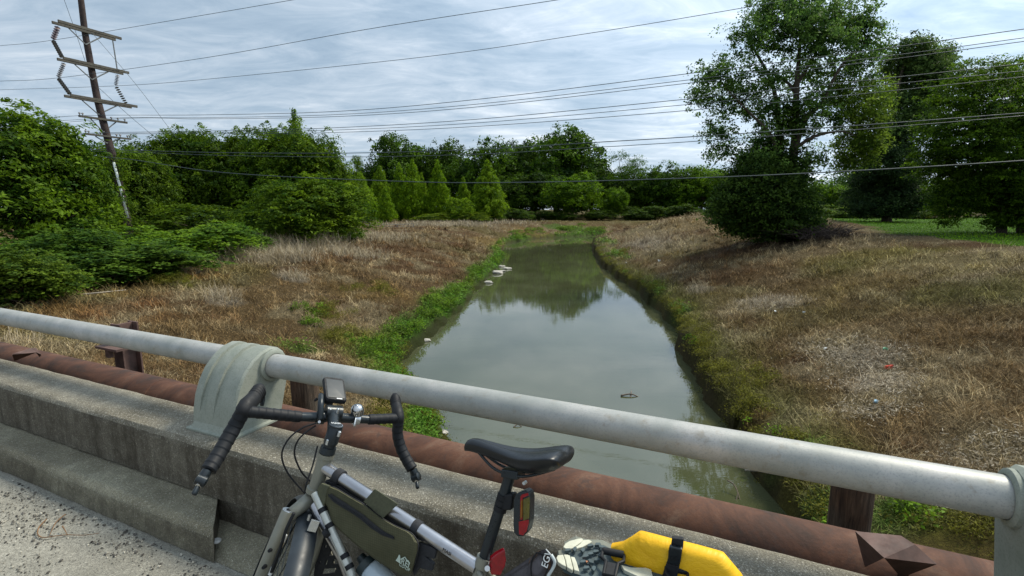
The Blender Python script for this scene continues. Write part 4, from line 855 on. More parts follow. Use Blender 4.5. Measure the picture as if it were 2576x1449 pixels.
scrap(2235, 933, .10, (.55, .045, .02), 'plastic_cup', 'crumpled red plastic cup on the pale litter of the right bank', 'litter', 1)
scrap(2226, 886, .06, (.02, .22, .10), 'plastic_bottle', 'small green plastic scrap above the red cup', 'litter', 2)
scrap(2022, 791, .06, (.7, .74, .74), 'paper_scrap', 'white scrap right of the upper pale straw patch', 'litter', 3)
scrap(1658, 659, .10, (.7, .74, .74), 'paper_scrap', 'white scrap high on the right bank near the water', 'litter', 4)
scrap(2202, 1020, .05, (.12, .30, .45), 'plastic_bottle', 'pale blue scrap below the red cup on the right bank', 'litter', 5)
scrap(1575, 663, .05, (.6, .6, .6), 'paper_scrap', 'tiny grey scrap beside the far right water line', 'litter', 6)
scrap(2075, 884, .05, (.7, .72, .7), 'paper_scrap', 'white scrap at the left edge of the washed up litter', 'litter', 7)
scrap(1950, 790, .05, (.7, .72, .7), 'paper_scrap', 'small white scrap just below the upper pale straw patch', 'litter', 8)
def stick(pts, r, name, label, cat, mat=TWIG, grp=None):
    mb = MB(); 
    for p_ in pts: q = spline(p_, 5); mb.tube(q, list(np.linspace(r, r*.4, len(q))), 6)
    tag(mb.build(name, mat, smooth=True), label, cat, grp)
w0 = lambda x, y, dz=0: atz(x, y, WZ)+Z3*dz
stick([[w0(1828, 1230, .16), w0(1848, 1240, .12), w0(1866, 1262, -.05)], [w0(1850, 1260, -.05), w0(1856, 1250, .08)]], .014, 'branch', 'bare grey branch sticking out of the water by the right bank', 'branch')
stick([[w0(1562, 997, .02), w0(1588, 996, .05), w0(1612, 999, -.03)], [w0(1586, 999, -.02), w0(1588, 990, .07)]], .025, 'branch', 'dark snag breaking the water surface in mid creek', 'branch')
stick([[w0(1292, 1075, .0), w0(1303, 1072, .04), w0(1318, 1075, -.03)]], .016, 'branch', 'small dark snag in the water above the saddle', 'branch')
stick([[ground_at(210, 750)+Z3*.12, ground_at(260, 748)+Z3*.16, ground_at(318, 740)+Z3*.14]], .03, 'branch', 'pale fallen branch lying in the brown grass on the left bank', 'branch', plain('bleached_wood', (.33, .29, .24), .9))
stick([[w0(1872, 1197, .12), w0(1905, 1203, .14)]], .03, 'branch', 'short broken pale log end at the right water line', 'branch', plain('pale_wood', (.33, .30, .25), .9))
rn = random.Random(5)
def brush(px, py, n_, R_, h, name, label, mat, r=.012):
    g = ground_at(px, py); mb = MB()
    for i in range(n_):
        a = rn.uniform(0, 6.28); p0 = g+Vector((rn.uniform(-R_, R_)*.7, rn.uniform(-R_, R_)*.5, -.05)); p2 = p0+Vector((math.cos(a)*rn.uniform(.2, .9)*R_, math.sin(a)*rn.uniform(.2, .7)*R_, rn.uniform(.2, 1)*h))
        mb.tube(spline([p0, p0.lerp(p2, .5)+Vector((0, 0, .15*h)), p2], 3), [r, r*.9, r*.8, r*.7, r*.55, r*.4, r*.3][:7], 4, cap=False)
    tag(mb.build(name, mat), label, 'dead brush')
brush(645, 618, 170, .9, 1.5, 'dead_shrub', 'grey leafless shrub between the green vines and the big round bush', plain('grey_twig', (.17, .155, .14), .95), .010)
brush(2055, 598, 420, 2.3, .9, 'brush_pile', 'dark heap of dead twigs right of the cottonwood foot', plain('dark_twig', (.055, .042, .035), .95), .02)
brush(370, 668, 90, .9, .5, 'dead_shrub', 'dead twigs in the dark hollow under the arching vines', plain('dry_twig', (.14, .12, .10), .95), .010)
fe = empty('wire_fence', ground_at(905, 566), 'low wire mesh fence at the field edge right of the round bush', 'fence')
fp = [(898, 556), (930, 561), (965, 564), (1000, 565), (1040, 563)]; fq = [at(a, c, 70) for a, c in fp]
for q in fq:
    b = MB(); b.tube([Vector((q.x, q.y, hz(q.x, q.y)-.1)), q], .04, 6); b.build('fence_post', STEEL, fe)
b = MB()
for k in (0, .3, .6): b.tube([q-Z3*k for q in fq], .025, 5)
b.build('fence_wire', STEEL, fe)
# ---- on the deck: grit, twig, bottle cap
rng = np.random.default_rng(9); n_ = 9500; t_ = rng.uniform(1.0, 6.5, n_); u0 = 1.26-np.abs(rng.normal(0, .26, n_))-.01; keep = (vnoise(t_, u0*3, .45, 2, 3)+.18*rng.random(n_)-np.clip(1.2-u0, 0, 1)*.10) > .585; t_, u0 = t_[keep], u0[keep]; n_ = len(t_)
sz = .0022+.0058*rng.random(n_)**3; base = np.stack([V.x*t_+N.x*u0, V.y*t_+N.y*u0, .001+sz*.3], 1); th = rng.random(n_)*6.28
e1 = np.stack([np.cos(th), np.sin(th), 0*th], 1)*(sz*1.3)[:, None]; e2 = np.stack([-np.sin(th), np.cos(th), 0*th], 1)*(sz*.85)[:, None]; e3 = np.array([0, 0, 1])*(sz*.75)[:, None]
c8 = [e1, e2, -e1, -e2]; q_ = []
cl = np.where(rng.random(n_)[:, None] < .6, np.array((.075, .070, .062)), np.array((.30, .285, .24)))*np.clip(rng.normal(1, .4, n_), .3, 2)[:, None]
for i in range(4): q_.append(np.stack([base+c8[i], base+c8[(i+1) % 4], base+c8[(i+1) % 4]*.45+e3, base+c8[i]*.45+e3], 1))
q_.append(np.stack([base+c*.45+e3 for c in c8], 1))
o = quad_mesh('deck_gravel', np.concatenate(q_), np.concatenate([cl]*5), MAT_BLADE); tag(o, 'dark grit and small pebbles gathered on the deck along the kerb', 'gravel', kind='stuff')
d0 = lambda X_, Y_, z=.01: atz((X_/2.498)/1.3665, (Y_/2.498+1400)/1.3665, z)
stick([[d0(560, 920), d0(480, 990, .02), d0(425, 1100)], [d0(400, 960, .01), d0(335, 1030, .02), d0(325, 1090, .012), d0(370, 1118, .01), d0(480, 1105, .012), d0(580, 1095, .01), d0(720, 1098, .012), d0(850, 1080, .02)], [d0(535, 1020, .03), d0(560, 1060, .02), d0(575, 1092, .01)]],
      .0032, 'twig', 'thin curled brown twig lying on the bridge deck', 'twig', plain('brown_twig', (.17, .095, .045), .9))
b = MB(); c = atz(545, 1362, .06); rr = []
for ro, z in ((.004, .001), (.006, .004), (.016, .004), (.019, .0), (.019, -.004)): rr.append([c+Vector((math.cos(q)*ro, math.sin(q)*ro, z+.004)) for q in np.linspace(0, 2*math.pi, 19)[:-1]])
b.loft(rr, cap=True); tag(b.build('bottle_cap', plain('clear_plastic', (.42, .42, .40), .3), smooth=True, auto=50), 'small clear round bottle cap on the ledge beside the kerb end', 'litter')
# ------------------------------------------------------------------ the bicycle
BU, LEAN = .80, R(15)
BO = N*BU; BN = N*math.cos(LEAN)-Z3*math.sin(LEAN); BZ = N*math.sin(LEAN)+Z3*math.cos(LEAN)     # plane normal towards the rail, up direction of the frame
def bk(X_, S_, Zb): return BO+V*X_+BN*S_+BZ*Zb
def B(px, py, S_=0.0):
    d = ray(px, py); o = Vector((0, 0, H)); k = (BN.dot(BO)+S_-BN.dot(o))/BN.dot(d); return o+d*k
def Z1(x, y): return ((x/1.811+600)/1.3665, (y/1.811+1180)/1.3665)
def Z6(x, y): return ((x/3.8125+880)/1.3665, (y/3.8125+1600)/1.3665)
def Z7(x, y): return ((x/4.83+1020)/1.3665, (y/4.83+1260)/1.3665)
def Z8(x, y): return ((x/6.3+1250)/1.3665, (y/6.3+1750)/1.3665)
def Z9(x, y): return ((x/5.175+1700)/1.3665, (y/5.175+1700)/1.3665)
def Z5(x, y): return ((x/4.293+2000)/1.3665, (y/4.293+1780)/1.3665)
def Zs(x, y): return ((x/2.1467+1400)/1.3665, (y/2.1467+1400)/1.3665)      # saddle print
TAPE = M('bar_tape'); v_ = TAPE.coord(); a_ = TAPE.noise(v_, 60, 4, .6); TAPE.col(TAPE.ramp(a_, [(.3, (.004, .005, .007)), (.7, (.010, .012, .015))])).set(Roughness=.6, Specular_IOR_Level=.3).bump(a_, .3, .001); TAPE = TAPE.m
BLK = plain('black_alloy', (.016, .022, .026), .32, .3, .25, 25); RUB = plain('black_rubber', (.007, .008, .010), .65, 0, .3, 40, 0, .35)
CHR = plain('polished_steel', (.50, .50, .50), .22, 1, .12, 12); SIL = plain('silver_part', (.55, .57, .58), .3, .9, .1, 30)
TI = M('brushed_metal'); v_ = TI.coord(scale=(1, 1, 1)); a_ = TI.noise(v_, 9, 5, .6, .5); TI.col(TI.ramp(a_, [(.3, (.33, .33, .35)), (.7, (.50, .50, .52))])).set(Metallic=.95, Roughness=.30).bump(TI.noise(v_, 220, 2), .06, .001); TI = TI.m
PAINT = plain('pale_grey_paint', (.20, .198, .160), .38, .15, .10, 12); LEATH = plain('saddle_cover', (.004, .006, .009), .36, 0, .15, 60, .05, .5)
FEND = plain('fender_plastic', (.018, .024, .030), .45, 0, .35, 14); TAN = plain('tan_sidewall', (.30, .25, .16), .7, 0, .3, 30)
REDL = plain('red_lens', (.26, .004, .010), .18, 0, .35, 70); AMB = plain('amber_lens', (.20, .075, .004), .2, 0, .3, 60); OLLENS = plain('olive_lens', (.10, .085, .010), .3, 0, .3, 60)
bike = empty('bicycle', bk(.65, 0, 0), 'grey touring bicycle with black drop handlebars leaning towards the concrete parapet', 'bicycle')
# frame
HT, HB = B(822, 1140), B(791, 1238); ax = (HB-HT).normalized()
b = MB(); b.tube([HT, HT+ax*.012, HT+ax*.014, HB-ax*.016, HB-ax*.014, HB], [.0235, .0235, .0205, .0205, .025, .025], 20); b.build('head_tube', PAINT, bike, smooth=True, auto=40)
TT0, TT1 = B(812, 1172), B(1200, 1426); b = MB(); b.tube([TT0, TT1], .0168, 22); b.build('top_tube', TI, bike, smooth=True, auto=40)
b = MB(); b.tube([B(*Z6(700, 390), -.0)-ax*.0, B(*Z6(1150, 1200)), bk(.70, 0, .27)], .0175, 16); b.build('down_tube', TI, bike, smooth=True, auto=40)
SC = B(1216, 1412); PT = B(1280, 1206); sd_ = (SC-PT).normalized()
BB = SC+sd_*.47; b = MB(); b.tube([SC-sd_*.008, BB], .016, 16); b.build('seat_tube', PAINT, bike, smooth=True, auto=40)
b = MB(); b.tube([SC-sd_*.012, SC+sd_*.014], [.0195, .0195], 16); b.build('seat_collar', PAINT, bike, smooth=True, auto=40)
RH = bk(.13, 0, .35)
for sg in (-1, 1):
    b = MB(); b.tube(spline([SC+sd_*.02+BN*sg*.016, RH.lerp(SC, .55)+BN*sg*.045, RH+BN*sg*.062], 5), .0075, 8); b.build('seat_stay', PAINT, bike, smooth=True)
    b = MB(); b.tube(spline([BB+BN*sg*.02, RH.lerp(BB, .5)+BN*sg*.05, RH+BN*sg*.062], 5), .009, 8); b.build('chain_stay', PAINT, bike, smooth=True)
def wheel(hub, axle, r_, name='wheel'):
    axle = axle.normalized(); e1_ = axle.orthogonal().normalized(); e2_ = axle.cross(e1_)
    def ring(rad, off=0, k=0): return [hub+axle*off+(e1_*math.cos(q)+e2_*math.sin(q))*rad for q in np.linspace(0, 2*math.pi, 73)[:-1]]
    wb_ = MB(); rr = []
    for i in range(13): a = 2*math.pi*i/12; rr.append(ring(r_-.02+.02*math.cos(a), .02*math.sin(a)))
    wb_.loft(rr, cap=False); w_ = wb_.build('tyre', RUB, bike, smooth=True)
    for sg in (-1, 1):
        sw = MB(); sw.loft([ring(r_-.036, sg*.0125), ring(r_-.022, sg*.0209), ring(r_-.012, sg*.019)], cap=False); sw.build('sidewall', TAN, w_, smooth=True)
    rb = MB(); rb.loft([ring(r_-.036, .012), ring(r_-.055, .008), ring(r_-.058, 0), ring(r_-.055, -.008), ring(r_-.036, -.012)], cap=False); rb.build('rim', BLK, w_, smooth=True, auto=30)
    sp = MB()
    for i in range(32):
        a = 2*math.pi*i/32; c = a+(.55 if i % 4 < 2 else -.55); sg = 1 if i % 2 else -1
        sp.tube([hub+axle*sg*.028+(e1_*math.cos(c)+e2_*math.sin(c))*.024, hub+(e1_*math.cos(a)+e2_*math.sin(a))*(r_-.056)], .0013, 4, cap=False)
    sp.build('spokes', BLK, w_); hb = MB(); hb.tube([hub-axle*.05, hub-axle*.03, hub-axle*.028, hub+axle*.028, hub+axle*.03, hub+axle*.05], [.008, .008, .028, .028, .008, .008], 16); hb.build('hub', BLK, w_, smooth=True, auto=40)
    return w_
wheel(RH, BN, .352)
# steering
CL = B(838, 1041); BLb, BRb = at(600, 1033, 1.335), at(1004, 1050, 1.59)
bd = (BRb-BLb); CLc = BLb+bd*.58
bdir = bd.normalized(); bdir = (bdir-ax*bdir.dot(ax)*.5).normalized(); fdir = bdir.cross(ax).normalized()
if fdir.y < 0: fdir = -fdir
STT = B(845, 1072)       # top of the steerer
BPN = Vector((-(BRb-BLb).y, (BRb-BLb).x, 0)).normalized()
def ob(px, py, off=0.0):      # on the upright plane through the bar, pushed off it away from the rider
    d = ray(px, py); o = Vector((0, 0, H)); k = (BPN.dot(BLb)+off-BPN.dot(o))/BPN.dot(d); return o+d*k
CLMP = ob(838, 1038)
b = MB(); b.tube([HT-ax*.002, HT-ax*.020, HT-ax*.021, STT+ax*.045], [.0235, .022, .0185, .0185], 18); b.build('headset_spacer', BLK, bike, smooth=True, auto=40)
b = MB(); b.tube([STT+ax*.050, STT+ax*.004, STT], [.0205, .0205, .018], 18); b.tube(spline([STT+ax*.024, STT.lerp(CLMP, .5)+ax*.012, CLMP], 4), [.019, .018, .0175, .017, .0165, .017, .018, .019, .020], 16)
b.tube([CLMP-bdir*.024, CLMP+bdir*.024], .0225, 18); stem = b.build('stem', BLK, bike, smooth=True, auto=40)
b = MB(); b.tube([STT-ax*.000, STT-ax*.004, STT-ax*.005], [.0205, .0205, .018], 22); b.build('stem_cap', BLK, bike, smooth=True, auto=30)
b = MB(); rr = []
for ro, h_ in ((.0180, .0052), (.0165, .0052)): rr.append([STT-ax*h_+(bdir*math.cos(q)+bdir.cross(ax)*math.sin(q))*ro for q in np.linspace(0, 2*math.pi, 41)[:-1]])
b.loft(rr, cap=False); b.build('cap_ring', SIL, bike)
for (x, y, r_) in ((552, 722, .0048), (683, 722, .0048), (708, 1105, .0048), (515, 1240, .0050)):
    q = at(*Z7(x, y), CLMP.y-.018 if y < 1000 else STT.y-.022); b = MB(); b.tube([q+ax*.010, q-ax*.004, q-ax*.006], [r_, r_, r_*.6], 10); b.build('bolt', SIL, bike, smooth=True, auto=40)
def lettering(txt, c, xd, yd, size, mat, name, parent, depth=.0006):
    cu = bpy.data.curves.new(name, 'FONT'); cu.body = txt; cu.size = size; cu.extrude = depth; cu.align_x = 'CENTER'; cu.align_y = 'CENTER'
    o = bpy.data.objects.new(name, cu); me = bpy.data.meshes.new_from_object(o); bpy.data.objects.remove(o)
    xd = xd.normalized(); yd = (yd-xd*yd.dot(xd)).normalized(); zd = xd.cross(yd); M4 = Matrix((xd, yd, zd)).transposed().to_4x4()
    off = Vector(parent['woff']) if parent else Vector((0, 0, 0)); me.transform(Matrix.Translation(c-off) @ M4); me.materials.append(mat)
    o = link(bpy.data.objects.new(name, me)); o.parent = parent; o['woff'] = tuple(off); return o
WHT = plain('white_print', (.75, .77, .76), .5, 0, .08, 20)
upd = (fdir-ax*.0).normalized()
lettering('MASI', STT-ax*.0058+upd*.0065, bdir, upd, .0125, WHT, 'cap_lettering', bike)
# bar: bare middle, taped tops, hoods, drops
def tapewrap(pts, r_, name, pitch=.020):
    q = spline(pts, 14); L_ = [0]
    for i in range(1, len(q)): L_.append(L_[-1]+(q[i]-q[i-1]).length)
    n_ = max(8, int(L_[-1]/.0022)); res, rs = [], []; j = 0
    for i in range(n_+1):
        s_ = L_[-1]*i/n_
        while j < len(L_)-2 and L_[j+1] < s_: j += 1
        t_ = (s_-L_[j])/max(1e-9, L_[j+1]-L_[j]); res.append(q[j].lerp(q[j+1], t_)); rs.append(r_*(1+.085*((s_/pitch) % 1)))
    m_ = MB(); m_.tube(res, rs, 18); return m_.build(name, TAPE, bike, smooth=True)
LT0, RT0 = ob(*Z7(40, 835)), ob(*Z7(1190, 880))
b = MB(); b.tube([LT0, ob(*Z7(480, 842)), CLMP, ob(*Z7(740, 852)), RT0], [.0130, .0155, .0160, .0155, .0130], 18); b.build('handlebar', BLK, bike, smooth=True, auto=50)
LB, RB = ob(612, 1034), ob(1003, 1052)
tapewrap([LT0-bdir*-.004, LT0.lerp(LB, .5), LB], .0158, 'bar_tape'); tapewrap([RT0, RT0.lerp(RB, .5), RB], .0158, 'bar_tape')
def hood(base, tip, up_, r0):
    d = (tip-base); sd2 = d.normalized(); mb = MB(); q = []; rs = []
    for k, rr_, h_ in ((-.15, .012, -.006), (.0, .0185, 0), (.18, .0195, .004), (.4, .0185, .003), (.62, .0175, .003), (.8, .0170, .007), (.92, .0150, .013), (1.0, .0085, .017)):
        q.append(base+d*k+up_*h_); rs.append(rr_*r0)
    mb.tube(q, rs, 18, flat=.85); o = mb.build('brake_hood', RUB, bike, smooth=True)
    for k in (.62, .70, .78, .86):
        rb_ = MB(); c = base+d*k+up_*(.003+.012*max(0, k-.6)); ring = []
        rb_.tube([c-sd2*.0022, c, c+sd2*.0022], [.0172*r0, .0188*r0, .0172*r0], 18, flat=.85); rb_.build('grip_rib', RUB, o, smooth=True)
    lv = MB(); lv.tube(spline([tip-up_*.004-d*.12, tip-up_*.02+d*.02, tip-up_*.045-d*.05], 5), [.006, .006, .006, .006, .0055, .0055, .005, .005, .0045, .004, .003], 8, flat=1.6); lv.build('brake_lever', BLK, bike, smooth=True)
hood(LB, ob(658, 983, .085), Z3, 1.32); hood(RB, ob(993, 1003, .085), Z3, 1.15)
LD_ = [LB+fdir*.0, ob(592, 1070, .0), ob(572, 1105, -.015), ob(549, 1145, -.04), ob(524, 1183, -.07)]
RD_ = [RB, ob(1000, 1090, .0), ob(1008, 1125, -.012), ob(1022, 1155, -.035), ob(1037, 1180, -.06)]
tapewrap(LD_, .0192, 'bar_tape', .023); tapewrap(RD_, .0172, 'bar_tape', .023)
def shifter(e0, dirn, tip, s_):
    m_ = MB(); dirn = dirn.normalized(); m_.tube([e0-dirn*.004, e0+dirn*.010, e0+dirn*.020], [.0125, .0135, .010], 14); m_.build('bar_end_plug', BLK, bike, smooth=True, auto=40)
    c = e0+dirn*.022; side = dirn.cross(Vector((0, 1, .3))).normalized(); m_ = MB(); m_.tube([c-side*.013, c-side*.011, c+side*.012, c+side*.015], [.010, .0145, .0145, .008], 16); m_.build('shifter_body', BLK, bike, smooth=True, auto=40)
    m_ = MB(); m_.tube([c-dirn*.006, c.lerp(tip, .42)], [.0105, .0080], 12, flat=.8); m_.build('shifter_arm', CHR, bike, smooth=True)
    m_ = MB(); q = spline([c.lerp(tip, .28), c.lerp(tip, .6), tip], 4); m_.tube(q, [.0058, .0064, .0068, .0074, .0078, .0082, .0085, .008, .006], 12, flat=.75); m_.build('shifter_lever', BLK, bike, smooth=True)
shifter(ob(519, 1188, -.075), ob(513, 1200, -.08)-ob(524, 1183, -.07), ob(487, 1246, -.11), 1)
shifter(ob(1040, 1184, -.063), ob(1043, 1196, -.07)-ob(1037, 1180, -.06), ob(1051, 1229, -.10), -1)
# bike computer on its mount
def rounded_slab(c, xd, yd, hw, hl, th, mat, name, parent, cr=.25, smooth=False, taper=.94):
    xd = xd.normalized(); zd = xd.cross(yd).normalized(); yd = zd.cross(xd); poly = []
    rr_ = cr*hw
    for (sx, sy, a0) in ((1, 1, 0), (-1, 1, 90), (-1, -1, 180), (1, -1, 270)):
        for k in range(5):
            a = R(a0+k*22.5); poly.append((sx*(hw-rr_)+rr_*math.cos(a), sy*(hl-rr_)+rr_*math.sin(a)))
    m_ = MB(); m_.loft([[c+xd*x*s_+yd*y*s_+zd*h_ for x, y in poly] for s_, h_ in ((taper, -th), (1, -th*.6), (1, th*.4), (taper, th))]); return m_.build(name, mat, parent, smooth=True, auto=30), zd
CX_ = ob(*Z7(625, 395), .045); vd_ = (CX_-Vector((0, 0, H))).normalized(); xdir = (ob(*Z7(800, 572), .03)-ob(*Z7(450, 535), .03)).normalized()
ydir = (Vector((xdir.y*-1, xdir.x, 0)).normalized()*.86+Z3*.52).normalized()
o, zc_ = rounded_slab(CX_, xdir, ydir, .0335, .049, .0085, RUB, 'bike_computer', bike, .3)
o2, _ = rounded_slab(CX_+zc_*(.0088 if zc_.z > 0 else -.0088), xdir, ydir, .0265, .038, .0006, plain('dark_screen', (.016, .024, .030), .5, 0, .1, 5), 'screen', o, .12)
lt = MB(); lt.box(CX_+zc_*(.0090 if zc_.z > 0 else -.0090)-ydir*.0425+xdir*.002, xdir*.0085, ydir*.0016, zc_*.0006); lt.build('brand_mark', WHT, o)
b = MB(); p0 = ob(*Z7(395, 890), -.02); p1 = ob(*Z7(400, 640), -.005); p2 = ob(*Z7(410, 480), .03); p3 = ob(*Z7(560, 600), .04); b.tube(spline([p0, p1, p2], 5), .0105, 12, flat=.9); b.tube([p2-Z3*.006, p3-Z3*.006], .009, 10)
mt_ = b.build('computer_mount', BLK, bike, smooth=True); b = MB(); b.tube([ob(*Z7(375, 918), -.036), ob(*Z7(375, 918), -.026)], .0042, 10); b.build('mount_bolt', SIL, mt_)
b = MB(); q = ob(*Z7(395, 840)); b.tube([q-bdir*.010, q+bdir*.010], .021, 18); b.build('mount_clamp', BLK, bike, smooth=True, auto=40)
b = MB(); b.tube([ob(*Z7(345, 530), .03), ob(*Z7(310, 560), .03), ob(*Z7(300, 575), .03)], [.005, .004, .003], 8); b.build('mount_tab', RUB, mt_)
# bell
BE = ob(*Z7(1005, 735), .0); nb = (Vector((0, 0, H))-BE).normalized()*.25+Z3*.95; nb.normalize(); rr = []; e1_ = nb.orthogonal().normalized(); e2_ = nb.cross(e1_)
for ro, h_ in ((.0195, -.010), (.0205, .0), (.0200, .007), (.0170, .0145), (.0115, .0190), (.0055, .0208), (.0052, .0222), (.0030, .0230)): rr.append([BE+nb*h_+(e1_*math.cos(q)+e2_*math.sin(q))*ro for q in np.linspace(0, 2*math.pi, 33)[:-1]])
b = MB(); b.loft(rr); bell = b.build('bell', CHR, bike, smooth=True, auto=60)
b = MB(); b.tube([BE-nb*.008, BE-nb*.022], .008, 10); b.tube([ob(*Z7(985, 870))-bdir*.009, ob(*Z7(985, 870))+bdir*.009], .0175, 16); b.build('bell_clamp', SIL, bell, smooth=True, auto=40)
b = MB(); b.tube(spline([ob(*Z7(985, 860), -.019), ob(*Z7(975, 910), -.024), ob(*Z7(958, 995), -.030)], 4), [.0045, .005, .0055, .006, .0065, .007, .0075, .0075, .006], 10, flat=.5); b.build('bell_lever', SIL, bell, smooth=True)
# cables
def cable(ps, name='cable', r_=.0026, mat=RUB): b = MB(); b.tube(spline(ps, 8), r_, 8); return b.build(name, mat, bike, smooth=True)
y0 = CLMP.y-.05
cable([at(*Z1(880, 498), y0), at(*Z1(800, 525), y0-.02), at(*Z1(715, 590), y0-.04), at(*Z1(668, 690), y0-.05), at(*Z1(700, 800), y0-.04), at(*Z1(790, 910), y0-.03), at(*Z1(860, 980), y0-.03), at(*Z1(935, 1070), y0-.05), at(*Z1(985, 1200), y0-.08), at(*Z1(1075, 1449), y0-.14)])
cable([at(*Z1(880, 512), y0), at(*Z1(810, 560), y0-.02), at(*Z1(760, 620), y0-.03), at(*Z1(748, 700), y0-.03), at(*Z1(790, 800), y0-.02), at(*Z1(845, 858), y0), at(*Z1(870, 870), y0+.02)])
cable([at(*Z1(890, 640), y0+.03), at(*Z1(860, 760), y0), at(*Z1(820, 880), y0-.03), at(*Z1(795, 1000), y0-.04), at(*Z1(700, 1130), y0-.05), at(*Z1(690, 1190), y0-.05)])
cable([at(*Z1(810, 960), y0-.02), at(*Z1(850, 1060), y0-.05), at(*Z1(905, 1130), y0-.07), at(*Z1(935, 1180), y0-.07)])
cable([at(*Z1(945, 1210), y0-.08), at(*Z1(985, 1330), y0-.1), at(*Z1(1010, 1449), y0-.11)], 'brake_wire', .0010, plain('pale_wire', (.5, .47, .36), .5))
# fork, fender, front wheel
CRN = HB+ax*.014; sd3 = bdir
LL0 = at(*Z6(425, 588), CRN.y-.050); LL1 = at(*Z6(60, 1449), CRN.y-.10)
ld = (LL1-LL0).normalized()
b = MB(); b.tube([CRN+ax*.0, CRN.lerp(LL0, .55)+ax*.014, LL0+ld*.022], [.022, .019, .016], 14); b.build('fork_crown', PAINT, bike, smooth=True)
b = MB(); b.tube([LL0, LL0+ld*.003, LL0+ld*.15, LL0+ld*.37], [.0165, .0175, .0165, .010], 18); lg = b.build('fork_leg', PAINT, bike, smooth=True, auto=40)
b = MB(); b.tube([LL0-ld*.0008, LL0-ld*.0015], [.0165, .0160], 22); b.build('leg_cap', SIL, lg, smooth=True, auto=30)
b = MB(); b.tube([LL0-ld*.001, LL0-ld*.003], [.0065, .0060], 14); b.build('cap_bolt', RUB, lg, smooth=True, auto=30)
RR0 = LL0+bdir*.125; b = MB(); b.tube([RR0, RR0+ld*.15, RR0+ld*.37], [.0165, .0160, .010], 18); b.build('fork_leg', PAINT, bike, smooth=True, auto=40); b = MB(); b.tube([CRN, CRN.lerp(RR0, .55)+ax*.014, RR0+ld*.022], [.022, .019, .016], 14); b.build('fork_crown', PAINT, bike, smooth=True)
for (x, y) in ((200, 1100), (122, 1320)):
    q = at(*Z6(x, y), LL0.y-.04 if y < 1200 else LL0.y-.055); b = MB(); b.tube([q, q-Vector((0, .012, -.004))], [.006, .0045], 10); b.build('eyelet_bolt', RUB, lg)
for (x, y) in ((368, 955), (200, 1385)):
    q = at(*Z6(x, y), LL0.y-.045); b = MB(); b.tube([q-ld*.010, q+ld*.010], .0055, 8); b.build('cable_tie', WHT, bike)
cable([at(*Z6(500, 620), LL0.y-.03), at(*Z6(400, 830), LL0.y-.045), at(*Z6(330, 1050), LL0.y-.055), at(*Z6(200, 1400), LL0.y-.07)], 'brake_hose', .0045)
mid_leg = (LL0+RR0)/2; FR = .345; wd0 = bdir; bdir = (bdir-Vector((-.05, .22, 0))); bdir = (bdir-ld*bdir.dot(ld)).normalized()
fh = mid_leg+ld*.365; fwd_w = bdir.cross(ld).normalized(); fwd_w = fwd_w if fwd_w.y > 0 else -fwd_w
fh = fh+fwd_w*.045
fw_ = wheel(fh, bdir, FR)
b = MB(); rings = []
for a in np.linspace(R(-28), R(200), 34):
    d = (-ld)*math.sin(a)+(-fwd_w)*math.cos(a)*-1*-1; d = (-ld)*math.sin(a)-fwd_w*math.cos(a); wd_ = .0315; rc_ = []
    for k in np.linspace(-1, 1, 9): rc_.append(fh+d*(FR+.016-.016*abs(k)**2.2)+bdir*wd_*k)
    for k in np.linspace(1, -1, 9): rc_.append(fh+d*(FR+.0135-.016*abs(k)**2.2)+bdir*(wd_-.001)*k)
    rings.append(rc_)
b.loft(rings); b.build('front_fender', FEND, bike, smooth=True, auto=50)
b = MB(); b.box(at(*Z6(755, 790), CRN.y-.09), bdir*.012, ld*.016, fwd_w*.003); b.build('fender_bracket', SIL, bike, bevel=.001)
b = MB(); q = at(*Z6(700, 672), CRN.y-.07); b.tube([q-ax*.006, q+ax*.010], .0045, 8); b.build('fender_bolt', SIL, bike)
bdir = wd0
# strapped pump along the down tube and the black perforated cage beside it
b = MB(); b.tube([B(*Z6(770, 360), -.034), B(*Z6(1240, 1400), -.034), bk(.83, -.034, .42)], .0115, 14); pm = b.build('frame_pump', plain('pump_silver', (.45, .46, .42), .35, .4, .2, 20), bike, smooth=True, auto=40)
for (y_, x_) in ((560, 860), (760, 955), (1160, 1150), (1300, 1210)):
    b = MB(); c = B(*Z6(x_, y_), -.034); e = B(*Z6(x_+26, y_+58), -.034); b.tube([c, e], .0122, 14); b.build('pump_band', RUB, pm, smooth=True, auto=40)
b = MB(); q0, q1_ = B(*Z6(955, 860), -.045), B(*Z6(900, 905), -.05); b.tube([q0, q1_], .012, 10); b.build('cable_stop', RUB, bike, smooth=True, auto=40)
cg = MB(); cx0 = [B(*Z6(870, 930), .03), B(*Z6(1000, 1090), .03), B(*Z6(1120, 1460), .03), B(*Z6(1090, 1640), .03), B(*Z6(760, 1640), .03), B(*Z6(790, 1380), .03)]
bm = bmesh.new(); hol = [[(905, 1040), (935, 1040), (930, 1075), (900, 1078)], [(990, 1105), (1050, 1110), (1065, 1175), (950, 1185)], [(925, 1240), (955, 1228), (935, 1300), (905, 1305)], [(1020, 1222), (1098, 1222), (1085, 1290), (1008, 1285)], [(890, 1350), (1060, 1340), (1040, 1400), (865, 1425)], [(835, 1255), (860, 1250), (845, 1285), (830, 1285)], [(860, 1470), (1050, 1455), (1030, 1530), (840, 1540)]]
def z6p(l, S_): return [B(*Z6(x, y), S_) for x, y in l]
outer = [(862, 900), (960, 930), (1010, 1060), (1090, 1200), (1150, 1420), (1150, 1640), (750, 1640), (770, 1400), (800, 1180)]
vo_ = [bm.verts.new(q) for q in z6p(outer, .03)]; ed = [bm.edges.new((vo_[i], vo_[(i+1) % len(vo_)])) for i in range(len(vo_))]
